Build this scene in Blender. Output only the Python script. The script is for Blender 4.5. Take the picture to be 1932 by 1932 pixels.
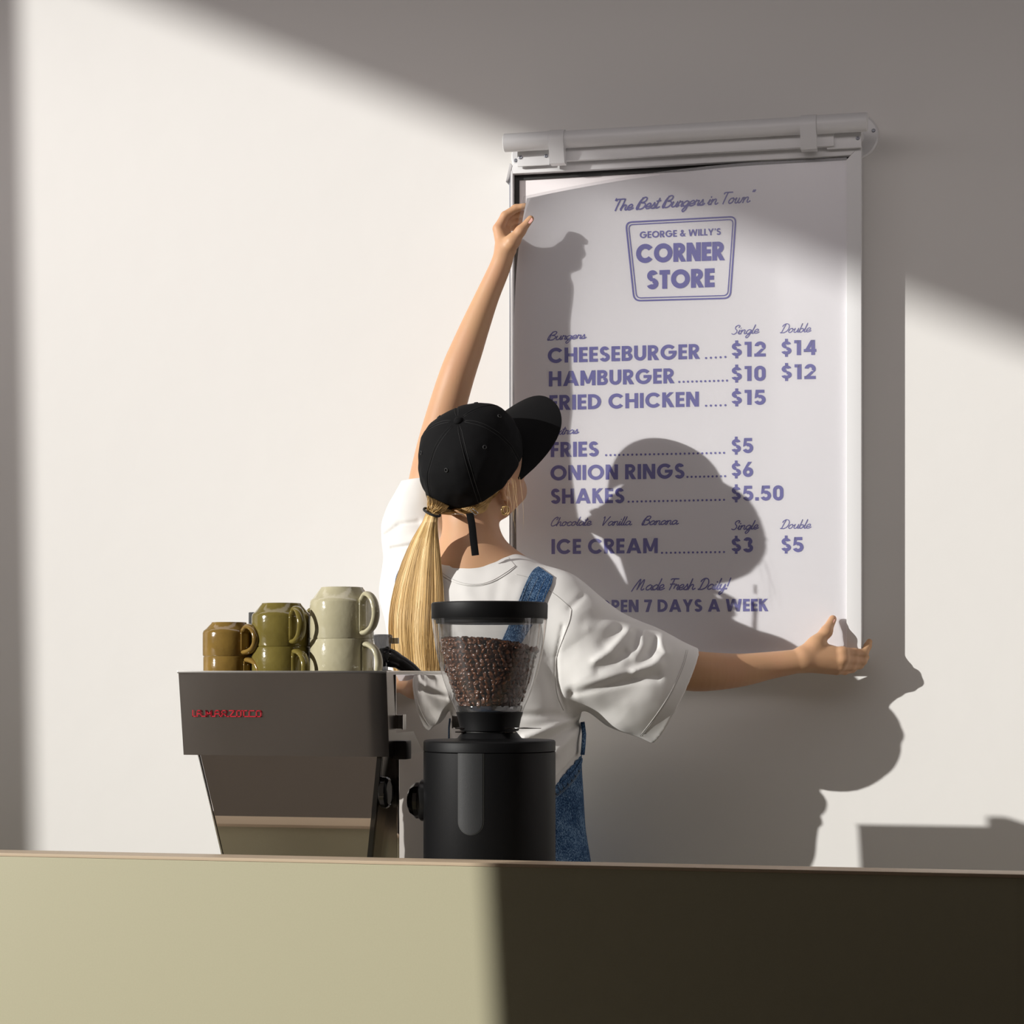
import bpy, bmesh, math, random
import numpy as np
from mathutils import Vector, Matrix
from mathutils.bvhtree import BVHTree

# ------------------------------------------------------------------ camera, light, exposure
for o in list(bpy.data.objects):
    bpy.data.objects.remove(o, do_unlink=True)
SC = bpy.context.scene
COL = SC.collection
FPX = 4000.0                      # focal length in pixels of the 1932 px frame
TH = math.radians(13.2)           # the camera looks 13.2 degrees left of square to the wall
HOR = 1270.0                      # horizon row
CAM = Vector((0.676, -4.463, 1.2))
RGT = Vector((math.cos(TH), math.sin(TH), 0.0))
FWD = Vector((-math.sin(TH), math.cos(TH), 0.0))
UPV = Vector((0, 0, 1))
cd = bpy.data.cameras.new('camera')
cam = bpy.data.objects.new('camera', cd)
COL.objects.link(cam)
cam.location = CAM
cam.rotation_euler = (math.radians(90), 0, TH)
cd.sensor_width = 36.0
cd.lens = FPX / 1932 * 36.0
cd.shift_y = (HOR - 966.0) / 1932.0
cd.clip_end = 100
SC.camera = cam

SUN_R, SUN_E = 1.30, 0.42          # sun ray: for each metre towards the wall, metres right and metres down
SDIR = Vector((SUN_R, 1.0, -SUN_E)).normalized()
sd = bpy.data.lights.new('sun', 'SUN')
sd.energy = 4.1
sd.color = (1.0, 0.978, 0.94)
sd.angle = math.radians(0.53)
sun = bpy.data.objects.new('sun', sd)
COL.objects.link(sun)
sun.rotation_euler = SDIR.to_track_quat('-Z', 'Y').to_euler()
sun.location = (-6, -6, 5)

world = bpy.data.worlds.new('world')
SC.world = world
world.use_nodes = True
wb = world.node_tree.nodes['Background']
wb.inputs[0].default_value = (0.80, 0.86, 1.0, 1)
wb.inputs[1].default_value = 0.35

def fill_light(name, loc, target, sx, sy, power, color):
    l = bpy.data.lights.new(name, 'AREA')
    l.shape = 'RECTANGLE'
    l.size, l.size_y, l.energy, l.color = sx, sy, power, color
    o = bpy.data.objects.new(name, l)
    COL.objects.link(o)
    o.location = loc
    o.rotation_euler = (Vector(target) - Vector(loc)).to_track_quat('-Z', 'Y').to_euler()
    return o
fill_light('bar_fill', (0.2, -1.36, 2.7), (0.5, 0.0, 0.5), 5.0, 0.45, 12.5, (1.0, 0.915, 0.915))  # added fill above the bar, not a fitting of the room
fill_light('side_fill', (-3.3, -0.75, 1.7), (1.0, -0.25, 1.4), 1.1, 2.8, 6.5, (1.0, 0.92, 0.92))  # added fill from the left, evens out the shaded wall
fill_light('side_fill', (3.6, -0.75, 1.1), (0.3, -0.15, 0.8), 1.1, 1.8, 14, (1.0, 0.92, 0.90))  # added fill from the right, lifts the dark lower wall

SC.view_settings.view_transform = 'Standard'
SC.view_settings.look = 'None'
SC.view_settings.gamma = 1
SC.view_settings.use_curve_mapping = False
SC.view_settings.exposure = 0.0

# ------------------------------------------------------------------ helpers
def ray(px, py):
    return FWD + RGT * ((px - 966.0) / FPX) + UPV * ((HOR - py) / FPX)
def P(px, py, y):
    """point of the room on the plane y = const seen at this pixel of the photograph"""
    d = ray(px, py)
    return CAM + d * ((y - CAM.y) / d.y)
def W(px, py, h):
    return P(px, py, -h)
def npv(v):
    return np.array(v, dtype=np.float64)

ORG = {}
def thing(name, label, cat, loc, group=None):
    o = bpy.data.objects.new(name, None)
    COL.objects.link(o)
    o.empty_display_size = 0.05
    o.location = loc
    o['label'] = label
    o['category'] = cat
    if group:
        o['group'] = group
    ORG[o] = Vector(loc)
    return o
def tag(o, label=None, cat=None, group=None, kind=None):
    if label: o['label'] = label
    if cat: o['category'] = cat
    if group: o['group'] = group
    if kind: o['kind'] = kind
    return o
def obj(name, verts, faces, m, parent=None, smooth=False, sharp=None):
    """world-space vertices -> one mesh object, parented without moving"""
    org = ORG.get(parent, Vector((0, 0, 0)))
    me = bpy.data.meshes.new(name)
    if isinstance(verts, np.ndarray):
        v = verts - npv(org)
        me.from_pydata(v.tolist(), [], faces if isinstance(faces, list) else faces.tolist())
    else:
        me.from_pydata([tuple(Vector(q) - org) for q in verts], [], faces)
    me.materials.append(m)
    if smooth:
        me.polygons.foreach_set('use_smooth', [True] * len(me.polygons))
        if sharp is not None:
            me.set_sharp_from_angle(angle=math.radians(sharp))
    me.update()
    o = bpy.data.objects.new(name, me)
    COL.objects.link(o)
    if parent is not None:
        o.parent = parent
    ORG[o] = org
    return o

class MB:
    def __init__(s):
        s.v, s.f = [], []
    def add(s, v, f):
        n = len(s.v)
        s.v += [Vector(q) for q in v]
        s.f += [tuple(i + n for i in q) for q in f]
        return s
    def box(s, lo, hi, bev=0.0):
        bm = bmesh.new()
        bmesh.ops.create_cube(bm, size=1.0)
        c = [(a + b) / 2 for a, b in zip(lo, hi)]
        d = [abs(b - a) for a, b in zip(lo, hi)]
        for v in bm.verts:
            v.co = Vector([c[i] + v.co[i] * d[i] for i in range(3)])
        if bev > 0:
            bmesh.ops.bevel(bm, geom=bm.edges[:], offset=bev, segments=2, profile=0.7, affect='EDGES')
        s.bm(bm)
        return s
    def bm(s, bm):
        bm.verts.index_update()
        s.add([v.co.copy() for v in bm.verts], [tuple(v.index for v in f.verts) for f in bm.faces])
        bm.free()
    def hexa(s, f8, bev=0.0):
        """8 corners: 0-3 near face (ccw), 4-7 far face"""
        bm = bmesh.new()
        vs = [bm.verts.new(Vector(q)) for q in f8]
        for q in ((0, 1, 2, 3), (7, 6, 5, 4), (0, 4, 5, 1), (1, 5, 6, 2), (2, 6, 7, 3), (3, 7, 4, 0)):
            bm.faces.new([vs[i] for i in q])
        bmesh.ops.recalc_face_normals(bm, faces=bm.faces[:])
        if bev > 0:
            bmesh.ops.bevel(bm, geom=bm.edges[:], offset=bev, segments=2, profile=0.7, affect='EDGES')
        s.bm(bm)
        return s
    def lathe(s, c, prof, n=48, axis='Z', closed=False):
        """prof: (radius, height) from c along axis; ends capped when radius is 0"""
        c = Vector(c)
        if axis == 'Z': A, B, D = Vector((1, 0, 0)), Vector((0, 1, 0)), Vector((0, 0, 1))
        elif axis == 'X': A, B, D = Vector((0, 1, 0)), Vector((0, 0, 1)), Vector((1, 0, 0))
        elif axis == 'Y': A, B, D = Vector((0, 0, 1)), Vector((1, 0, 0)), Vector((0, 1, 0))
        else: A, B, D = axis
        rings, v, f = [], [], []
        for r, z in prof:
            if r < 1e-7:
                rings.append([len(v)]); v.append(c + D * z)
            else:
                rings.append(list(range(len(v), len(v) + n)))
                for k in range(n):
                    a = 2 * math.pi * k / n
                    v.append(c + A * (r * math.cos(a)) + B * (r * math.sin(a)) + D * z)
        pairs = list(zip(rings, rings[1:])) + ([(rings[-1], rings[0])] if closed else [])
        for a, b in pairs:
            for k in range(n):
                k2 = (k + 1) % n
                if len(a) == 1 and len(b) == 1: continue
                if len(a) == 1: f.append((a[0], b[k2], b[k]))
                elif len(b) == 1: f.append((a[k], a[k2], b[0]))
                else: f.append((a[k], a[k2], b[k2], b[k]))
        return s.add(v, f)
    def tube(s, pts, rad, n=10, caps=True, flat=None, closed=False):
        pts = [Vector(p) for p in pts]
        m = len(pts)
        if not hasattr(rad, '__len__'): rad = [rad] * m
        v, f = [], []
        nrm = None
        for i, p in enumerate(pts):
            if closed: t = (pts[(i + 1) % m] - pts[i - 1]).normalized()
            else: t = (pts[min(i + 1, m - 1)] - pts[max(i - 1, 0)]).normalized()
            if nrm is None:
                nrm = t.orthogonal().normalized() if flat is None else (Vector(flat) - t * Vector(flat).dot(t)).normalized()
            else:
                base = nrm if flat is None else Vector(flat)
                nrm = (base - t * base.dot(t)).normalized()
            b = t.cross(nrm)
            ra = rad[i]
            rx, ry = (ra if hasattr(ra, '__len__') else (ra, ra))
            for k in range(n):
                a = 2 * math.pi * k / n
                v.append(p + nrm * (rx * math.cos(a)) + b * (ry * math.sin(a)))
        for i in range(m if closed else m - 1):
            j = (i + 1) % m
            for k in range(n):
                k2 = (k + 1) % n
                f.append((i * n + k, i * n + k2, j * n + k2, j * n + k))
        if caps and not closed:
            f.append(tuple(range(n - 1, -1, -1)))
            f.append(tuple((m - 1) * n + k for k in range(n)))
        return s.add(v, f)
    def obj(s, name, m, parent=None, smooth=False, sharp=None):
        return obj(name, s.v, s.f, m, parent, smooth, sharp)

def spline(pts, n=8, closed=False):
    """Catmull-Rom through points of any dimension"""
    p = [np.array(q, dtype=float) for q in pts]
    if closed: p = [p[-1]] + p + [p[0], p[1]]
    else: p = [2 * p[0] - p[1]] + p + [2 * p[-1] - p[-2]]
    out = []
    for i in range(1, len(p) - 2):
        for k in range(n):
            t = k / n
            a, b, c, d = p[i - 1], p[i], p[i + 1], p[i + 2]
            out.append(0.5 * (2 * b + (c - a) * t + (2 * a - 5 * b + 4 * c - d) * t * t + (3 * b - a - 3 * c + d) * t ** 3))
    if not closed: out.append(p[-2])
    return out

# ------------------------------------------------------------------ materials
MATS = {}
def mat(name, col, rough=0.5, metal=0.0, spec=0.5, noise=None, bump=None, sss=0.0, coat=0.0, sheen=0.0):
    """noise: (scale, amount, second colour)   bump: (scale, distance, detail)"""
    m = bpy.data.materials.new(name)
    m.use_nodes = True
    nt = m.node_tree
    b = nt.nodes['Principled BSDF']
    b.inputs['Base Color'].default_value = (*col, 1)
    b.inputs['Roughness'].default_value = rough
    b.inputs['Metallic'].default_value = metal
    b.inputs['Specular IOR Level'].default_value = spec
    if coat:
        b.inputs['Coat Weight'].default_value = coat
        b.inputs['Coat Roughness'].default_value = 0.05
    if sheen:
        b.inputs['Sheen Weight'].default_value = sheen
        b.inputs['Sheen Roughness'].default_value = 0.4
    if sss:
        b.inputs['Subsurface Weight'].default_value = sss
        b.inputs['Subsurface Radius'].default_value = (0.012, 0.005, 0.003)
        b.inputs['Subsurface Scale'].default_value = 1.0
    tc = nt.nodes.new('ShaderNodeTexCoord')
    if noise:
        sc, amt, c2 = noise[:3]
        nz = nt.nodes.new('ShaderNodeTexNoise')
        nz.inputs['Scale'].default_value = sc
        nz.inputs['Detail'].default_value = 4
        nt.links.new(tc.outputs['Object'], nz.inputs['Vector'])
        rp = nt.nodes.new('ShaderNodeMapRange')
        rp.inputs['From Min'].default_value = 0.35
        rp.inputs['From Max'].default_value = 0.65
        rp.inputs['To Max'].default_value = amt
        nt.links.new(nz.outputs['Fac'], rp.inputs['Value'])
        mx = nt.nodes.new('ShaderNodeMix')
        mx.data_type = 'RGBA'
        mx.inputs[6].default_value = (*col, 1)
        mx.inputs[7].default_value = (*c2, 1)
        nt.links.new(rp.outputs[0], mx.inputs[0])
        nt.links.new(mx.outputs[2], b.inputs['Base Color'])
    if bump:
        nz = nt.nodes.new('ShaderNodeTexNoise')
        nz.inputs['Scale'].default_value = bump[0]
        nz.inputs['Detail'].default_value = bump[2] if len(bump) > 2 else 2
        nt.links.new(tc.outputs['Object'], nz.inputs['Vector'])
        bp = nt.nodes.new('ShaderNodeBump')
        bp.inputs['Distance'].default_value = bump[1]
        bp.inputs['Strength'].default_value = 1.0
        nt.links.new(nz.outputs['Fac'], bp.inputs['Height'])
        nt.links.new(bp.outputs[0], b.inputs['Normal'])
    MATS[name] = m
    return m

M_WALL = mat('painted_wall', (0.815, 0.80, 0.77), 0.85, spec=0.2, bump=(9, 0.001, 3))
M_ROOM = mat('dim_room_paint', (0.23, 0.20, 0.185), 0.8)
M_BLOCKER = mat('light_blocker_grey', (0.48, 0.43, 0.42), 0.85)  # for the added light blockers
M_FLOOR = mat('floor_concrete', (0.34, 0.30, 0.27), 0.6, noise=(3, 0.5, (0.29, 0.255, 0.225)))
M_CEIL = mat('ceiling_paint', (0.14, 0.12, 0.11), 0.9)
M_BAR = mat('bar_laminate', (0.575, 0.54, 0.365), 0.42, spec=0.45, noise=(400, 0.25, (0.52, 0.48, 0.315)), bump=(600, 0.00004, 2))
M_LEDGE = mat('tan_edging', (0.70, 0.55, 0.38), 0.45)
M_TOP = mat('worktop_laminate', (0.74, 0.71, 0.67), 0.5)
M_FRAME = mat('white_aluminium', (0.78, 0.78, 0.78), 0.38, spec=0.5)
M_ALU = mat('silver_profile', (0.26, 0.27, 0.30), 0.35, metal=0.6)
M_GASKET = mat('black_gasket', (0.012, 0.012, 0.010), 0.5)
M_BACK = mat('backing_board', (0.84, 0.80, 0.80), 0.6)
M_PAPER = mat('poster_paper', (0.95, 0.935, 0.95), 0.7)
M_INK = mat('blue_ink', (0.070, 0.064, 0.40), 0.6)
M_STEEL = mat('polished_steel', (0.66, 0.63, 0.61), 0.025, metal=1.0)
M_BRUSH = mat('brushed_steel', (0.50, 0.47, 0.44), 0.20, metal=1.0)
M_EDGE = mat('steel_edge', (0.72, 0.70, 0.67), 0.25, metal=1.0)
M_RED = mat('red_enamel', (0.62, 0.0, 0.02), 0.4)
M_BLACK = mat('black_plastic', (0.012, 0.012, 0.012), 0.35, spec=0.5)
M_GLOSS = mat('gloss_black', (0.010, 0.009, 0.008), 0.08, spec=0.8)
M_GRIND = mat('black_powder_coat', (0.006, 0.006, 0.0065), 0.5, spec=0.2, bump=(1400, 0.0001, 2))
M_SLOT = mat('grey_slot_plastic', (0.022, 0.023, 0.024), 0.45, spec=0.45, bump=(1500, 0.00015, 2))
M_CHROME = mat('chrome', (0.75, 0.74, 0.72), 0.08, metal=1.0)
M_GOLD = mat('gold', (0.85, 0.62, 0.28), 0.15, metal=1.0)
M_BEAN = mat('roasted_bean', (0.17, 0.062, 0.024), 0.3, spec=0.6, noise=(60, 1.0, (0.075, 0.026, 0.011)))
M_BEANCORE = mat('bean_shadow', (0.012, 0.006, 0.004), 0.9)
M_SKIN = mat('skin', (0.60, 0.355, 0.195), 0.48, spec=0.35, sss=0.12, noise=(14, 0.35, (0.60, 0.30, 0.20)), bump=(260, 0.0001, 3))
M_NAIL = mat('nail', (0.80, 0.42, 0.36), 0.2, spec=0.6)
M_LIP = mat('lips', (0.50, 0.15, 0.13), 0.4)
M_EYE = mat('eye_white', (0.75, 0.72, 0.70), 0.2)
M_TEE = mat('white_cotton', (0.80, 0.785, 0.755), 0.9, spec=0.2, sheen=0.15, bump=(900, 0.00016, 2))
M_SEAM = mat('cotton_seam', (0.60, 0.585, 0.56), 0.9, spec=0.1)
M_CAP = mat('black_twill', (0.006, 0.006, 0.0065), 0.85, spec=0.15, bump=(1300, 0.00015, 2))
M_EYELET = mat('dark_thread', (0.022, 0.022, 0.022), 0.7)
M_THREAD = mat('pale_thread', (0.30, 0.36, 0.42), 0.8)
M_HAIRTIE = mat('black_elastic', (0.012, 0.011, 0.010), 0.7)
M_SHOE = mat('shoe_canvas', (0.5, 0.48, 0.45), 0.8)

def glaze(name, col, dark):
    return mat(name, col, 0.13, spec=0.5, noise=(28, 0.7, dark), bump=(90, 0.0005, 2), coat=0.2)
M_BROWN = glaze('ochre_glaze', (0.30, 0.185, 0.045), (0.22, 0.135, 0.035))
M_OLIVE = glaze('olive_glaze', (0.225, 0.178, 0.045), (0.16, 0.125, 0.03))
M_CREAM = glaze('cream_glaze', (0.58, 0.535, 0.365), (0.52, 0.475, 0.31))

def denim(name):
    m = mat(name, (0.05, 0.10, 0.20), 0.9, spec=0.15)
    nt = m.node_tree
    b = nt.nodes['Principled BSDF']
    tc = nt.nodes['Texture Coordinate']
    n1 = nt.nodes.new('ShaderNodeTexNoise'); n1.inputs['Scale'].default_value = 620; n1.inputs['Detail'].default_value = 2
    n2 = nt.nodes.new('ShaderNodeTexNoise'); n2.inputs['Scale'].default_value = 22; n2.inputs['Detail'].default_value = 3
    mp = nt.nodes.new('ShaderNodeMapping'); mp.inputs['Scale'].default_value = (1, 1, 0.45)
    nt.links.new(tc.outputs['Object'], mp.inputs[0])
    nt.links.new(mp.outputs[0], n1.inputs[0]); nt.links.new(tc.outputs['Object'], n2.inputs[0])
    ad = nt.nodes.new('ShaderNodeMath'); ad.operation = 'MULTIPLY_ADD'; ad.inputs[1].default_value = 0.45
    nt.links.new(n2.outputs['Fac'], ad.inputs[0]); nt.links.new(n1.outputs['Fac'], ad.inputs[2])
    cr = nt.nodes.new('ShaderNodeValToRGB')
    cr.color_ramp.elements[0].position = 0.58; cr.color_ramp.elements[0].color = (0.010, 0.030, 0.080, 1)
    cr.color_ramp.elements[1].position = 0.92; cr.color_ramp.elements[1].color = (0.22, 0.34, 0.50, 1)
    e = cr.color_ramp.elements.new(0.74); e.color = (0.040, 0.095, 0.20, 1)
    nt.links.new(ad.outputs[0], cr.inputs[0]); nt.links.new(cr.outputs[0], b.inputs['Base Color'])
    return m
M_DENIM = denim('denim')

def hairmat():
    m = mat('blond_hair', (0.42, 0.24, 0.08), 0.5, spec=0.3)
    nt = m.node_tree
    b = nt.nodes['Principled BSDF']
    oi = nt.nodes.new('ShaderNodeAttribute'); oi.attribute_name = 'shade'
    cr = nt.nodes.new('ShaderNodeValToRGB')
    cr.color_ramp.elements[0].color = (0.15, 0.075, 0.022, 1)
    cr.color_ramp.elements[1].color = (0.92, 0.70, 0.38, 1)
    e = cr.color_ramp.elements.new(0.5); e.color = (0.62, 0.40, 0.15, 1)
    nt.links.new(oi.outputs['Fac'], cr.inputs[0]); nt.links.new(cr.outputs[0], b.inputs['Base Color'])
    return m
M_HAIR = hairmat()

def clearmat(name, tint, haze_col, haze, gloss_rough, gloss):
    """clear sheet or wall: mostly lets light through, scatters a little, mirrors a little"""
    m = bpy.data.materials.new(name)
    m.use_nodes = True
    nt = m.node_tree
    nt.nodes.clear()
    out = nt.nodes.new('ShaderNodeOutputMaterial')
    tr = nt.nodes.new('ShaderNodeBsdfTransparent'); tr.inputs[0].default_value = (*tint, 1)
    df = nt.nodes.new('ShaderNodeBsdfDiffuse'); df.inputs[0].default_value = (*haze_col, 1)
    gl = nt.nodes.new('ShaderNodeBsdfAnisotropic' if hasattr(bpy.types, 'ShaderNodeBsdfAnisotropic') else 'ShaderNodeBsdfGlossy')
    gl.inputs['Roughness'].default_value = gloss_rough
    m1 = nt.nodes.new('ShaderNodeMixShader'); m1.inputs[0].default_value = haze
    nt.links.new(tr.outputs[0], m1.inputs[1]); nt.links.new(df.outputs[0], m1.inputs[2])
    if True:                           # mirrors more towards grazing angles
        lwt = nt.nodes.new('ShaderNodeLayerWeight'); lwt.inputs[0].default_value = 0.5
        pw = nt.nodes.new('ShaderNodeMath'); pw.operation = 'POWER'; pw.inputs[1].default_value = 3.5
        mu = nt.nodes.new('ShaderNodeMath'); mu.operation = 'MULTIPLY_ADD'; mu.inputs[1].default_value = 0.75; mu.inputs[2].default_value = gloss
        nt.links.new(lwt.outputs['Facing'], pw.inputs[0]); nt.links.new(pw.outputs[0], mu.inputs[0])
    m2 = nt.nodes.new('ShaderNodeMixShader')
    nt.links.new(mu.outputs[0], m2.inputs[0])
    nt.links.new(m1.outputs[0], m2.inputs[1]); nt.links.new(gl.outputs[0], m2.inputs[2])
    nt.links.new(m2.outputs[0], out.inputs[0])
    return m
M_COVER = clearmat('antiglare_sheet', (0.99, 0.99, 1.0), (0.85, 0.83, 0.86), 0.04, 0.46, 0.24)
M_HOPPER = clearmat('clear_hopper', (0.95, 0.95, 0.95), (0.8, 0.8, 0.8), 0.02, 0.04, 0.045)
M_SMOKE = clearmat('smoky_plastic', (0.35, 0.35, 0.36), (0.3, 0.3, 0.3), 0.05, 0.08, 0.06)

# ------------------------------------------------------------------ signed distance surfaces (bodies, cloth)
def c_cone(a, b, ra, rb, k=0.01, n=None, fl=1.0):
    a, b = npv(a), npv(b)
    return dict(t='c', a=a, b=b, ra=ra, rb=rb, k=k, n=None if n is None else npv(Vector(n).normalized()), fl=fl,
                bc=(a + b) / 2, br=np.linalg.norm(a - b) / 2 + max(ra, rb))
def c_ell(c, ax, r, k=0.01):
    return dict(t='e', c=npv(c), ax=np.array([npv(q) for q in ax]), r=np.array(r), k=k, bc=npv(c), br=max(r))
def c_limb(pts, k=0.02, n=4):
    """tapering limb through (point, radius) stations, smooth along its length"""
    st = spline([np.append(npv(p), r) for p, r in pts], n)
    seg = [(a[:3], b[:3], a[3], b[3]) for a, b in zip(st, st[1:])]
    allp = np.array([q[:3] for q in st])
    c = (allp.min(0) + allp.max(0)) / 2
    return dict(t='l', s=seg, k=k, bc=c, br=np.linalg.norm(allp - c, axis=1).max() + max(q[3] for q in st))
def prim(p, X):
    if p['t'] == 'l':
        d = None
        for a, b, ra, rb in p['s']:
            ba = b - a
            pa = X - a
            t = np.clip(pa @ ba / max(ba @ ba, 1e-12), 0, 1)
            q = pa - t[:, None] * ba
            e = np.sqrt((q * q).sum(1)) - (ra + (rb - ra) * t)
            d = e if d is None else np.minimum(d, e)
        return d
    if p['t'] == 'c':
        ba = p['b'] - p['a']
        pa = X - p['a']
        t = np.clip(pa @ ba / max(ba @ ba, 1e-12), 0, 1)
        q = pa - t[:, None] * ba
        if p['n'] is not None:
            q = q + p['n'] * ((q @ p['n']) * (p['fl'] - 1))[:, None]
        return np.sqrt((q * q).sum(1)) - (p['ra'] + (p['rb'] - p['ra']) * t)
    q = (X - p['c']) @ p['ax'].T
    k0 = np.sqrt(((q / p['r']) ** 2).sum(1))
    k1 = np.sqrt(((q / p['r'] ** 2) ** 2).sum(1)) + 1e-9
    return k0 * (k0 - 1) / k1
def smin(a, b, k):
    h = np.clip(0.5 + 0.5 * (b - a) / k, 0, 1)
    return b * (1 - h) + a * h - k * h * (1 - h)
def union(prims, X):
    d = np.full(len(X), 1.0)
    c = (X.min(0) + X.max(0)) / 2
    R = np.linalg.norm(X.max(0) - c)
    for p in prims:
        if np.linalg.norm(p['bc'] - c) - p['br'] - R > 0.05 + p['k']:
            continue
        d = smin(d, prim(p, X), p['k'])
    return d
def sdf_mesh(f, lo, hi, h, B=12, slack=1.25, extra=0.0):
    lo = np.array(lo, dtype=float); hi = np.array(hi, dtype=float)
    nb = np.ceil((hi - lo) / (h * B)).astype(int)
    N = nb * B + 2
    def gid(i, j, k): return (i * N[1] + j) * N[2] + k
    bi = np.stack(np.meshgrid(*[np.arange(q) for q in nb], indexing='ij'), -1).reshape(-1, 3)
    act = []
    for i in range(0, len(bi), 600):
        cc = lo + (bi[i:i + 600] + 0.5) * B * h
        for j in range(0, len(cc), 60):
            dd = f(cc[j:j + 60])
            act.append(np.abs(dd) < B * h * 0.866 * slack + extra)
    bi = bi[np.concatenate(act)]
    s = np.arange(B + 1)
    off = np.stack(np.meshgrid(s, s, s, indexing='ij'), -1).reshape(-1, 3)
    vid, vpos, quads = [], [], []
    C8 = [(a, b, c) for a in (0, 1) for b in (0, 1) for c in (0, 1)]
    E12 = [(p, q) for p in range(8) for q in range(p + 1, 8) if sum(abs(C8[p][z] - C8[q][z]) for z in range(3)) == 1]
    for i in range(0, len(bi), 6):
        bb = bi[i:i + 6]
        idx = (bb[:, None, :] * B + off[None]).reshape(-1, 3)
        D = f(lo + idx * h).reshape(len(bb), B + 1, B + 1, B + 1)
        S = D < 0
        cs = [S[:, a:B + a, b:B + b, c:B + c] for a, b, c in C8]
        anyv = np.logical_or.reduce(cs); allv = np.logical_and.reduce(cs)
        n_, i_, j_, k_ = np.nonzero(anyv & ~allv)
        if len(n_) == 0: continue
        vals = np.stack([D[n_, i_ + a, j_ + b, k_ + c] for a, b, c in C8], 1)
        acc = np.zeros((len(n_), 3)); cnt = np.zeros(len(n_))
        for p, q in E12:
            v0, v1 = vals[:, p], vals[:, q]
            cr = (v0 < 0) != (v1 < 0)
            t = np.where(cr, v0 / np.where(cr, v0 - v1, 1), 0)
            pt = np.array(C8[p]) + t[:, None] * (np.array(C8[q]) - np.array(C8[p]))
            acc += np.where(cr[:, None], pt, 0); cnt += cr
        cell = bb[n_] * B + np.stack([i_, j_, k_], 1)
        vid.append(gid(cell[:, 0], cell[:, 1], cell[:, 2]))
        vpos.append(lo + (cell + acc / cnt[:, None]) * h)
        for ax in range(3):
            sl0 = [slice(None), slice(0, B), slice(0, B), slice(0, B)]
            sl1 = list(sl0); sl1[ax + 1] = slice(1, B + 1)
            a, b = S[tuple(sl0)], S[tuple(sl1)]
            n2, x, y, z = np.nonzero(a != b)
            if len(n2) == 0: continue
            g = bb[n2] * B + np.stack([x, y, z], 1)
            u, w = (ax + 1) % 3, (ax + 2) % 3
            cells = []
            for du, dw in ((-1, -1), (0, -1), (0, 0), (-1, 0)):
                c = g.copy(); c[:, u] += du; c[:, w] += dw
                cells.append(gid(c[:, 0], c[:, 1], c[:, 2]))
            Q = np.stack(cells, 1)
            fl = ~a[n2, x, y, z]
            Q[fl] = Q[fl][:, ::-1]
            quads.append(Q)
    vid = np.concatenate(vid); vpos = np.concatenate(vpos); Q = np.concatenate(quads)
    vid, first = np.unique(vid, return_index=True)
    vpos = vpos[first]
    loc = np.searchsorted(vid, Q)
    loc = np.clip(loc, 0, len(vid) - 1)
    ok = (vid[loc] == Q).all(1)
    return vpos, loc[ok]
def fast_obj(name, V, F, m, parent):
    org = ORG.get(parent, Vector((0, 0, 0)))
    me = bpy.data.meshes.new(name)
    V = V - npv(org)
    me.vertices.add(len(V)); me.vertices.foreach_set('co', V.astype(np.float32).ravel())
    me.loops.add(F.size); me.loops.foreach_set('vertex_index', F.astype(np.int32).ravel())
    me.polygons.add(len(F)); me.polygons.foreach_set('loop_start', np.arange(0, F.size, F.shape[1], dtype=np.int32))
    me.polygons.foreach_set('use_smooth', np.ones(len(F), dtype=bool))
    me.materials.append(m)
    me.update(calc_edges=True)
    o = bpy.data.objects.new(name, me)
    COL.objects.link(o)
    if parent is not None: o.parent = parent
    ORG[o] = org
    return o
def vnoise(X, sc, seed=0):
    """cheap smooth noise in numpy"""
    X = X * sc + seed * 17.3
    i = np.floor(X).astype(np.int64); fr = X - i
    fr = fr * fr * (3 - 2 * fr)
    def hsh(a, b, c):
        n = (a * 73856093) ^ (b * 19349663) ^ (c * 83492791)
        n = (n ^ (n >> 13)) * 1274126177
        return ((n & 0xffff) / 65535.0) * 2 - 1
    r = 0
    for a in (0, 1):
        for b in (0, 1):
            for c in (0, 1):
                w = (fr[:, 0] if a else 1 - fr[:, 0]) * (fr[:, 1] if b else 1 - fr[:, 1]) * (fr[:, 2] if c else 1 - fr[:, 2])
                r = r + w * hsh(i[:, 0] + a, i[:, 1] + b, i[:, 2] + c)
    return r

# ------------------------------------------------------------------ the setting
def struct(o, kind='structure'):
    o['kind'] = kind
    return o
XL, XR, YF, ZC = -14.0, 5.0, -7.5, 7.0
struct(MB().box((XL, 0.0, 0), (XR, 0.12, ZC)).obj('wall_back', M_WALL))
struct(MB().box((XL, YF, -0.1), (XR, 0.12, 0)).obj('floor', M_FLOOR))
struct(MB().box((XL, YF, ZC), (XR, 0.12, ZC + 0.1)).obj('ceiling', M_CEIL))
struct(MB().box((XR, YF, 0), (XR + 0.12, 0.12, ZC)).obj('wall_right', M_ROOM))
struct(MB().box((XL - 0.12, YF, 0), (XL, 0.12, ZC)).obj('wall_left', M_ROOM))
def to_front(p):
    """follow the sun ray from p back to the unseen front wall"""
    k = (YF - p.y)
    return Vector((p.x + SUN_R * k, YF, p.z - SUN_E * k))
a1, a2 = to_front(P(312, 0, 0)), to_front(P(1932, 628, 0))         # head of the opening, sloped to cast the diagonal light edge
l1, l2 = to_front(P(-200, 0, 0)), to_front(P(-180, 1600, 0))       # its left jamb
r1, r2 = to_front(P(1300, 1640, -1.46)), to_front(P(1300, 1932, -1.46))   # its right jamb
def isect(p, q, r, s):
    d1, d2 = q - p, s - r
    den = d1.x * d2.z - d1.z * d2.x
    t = ((r.x - p.x) * d2.z - (r.z - p.z) * d2.x) / den
    return p + d1 * t
TLc, TRc = isect(a1, a2, l1, l2), isect(a1, a2, r1, r2)
zb = 0.9
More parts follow.
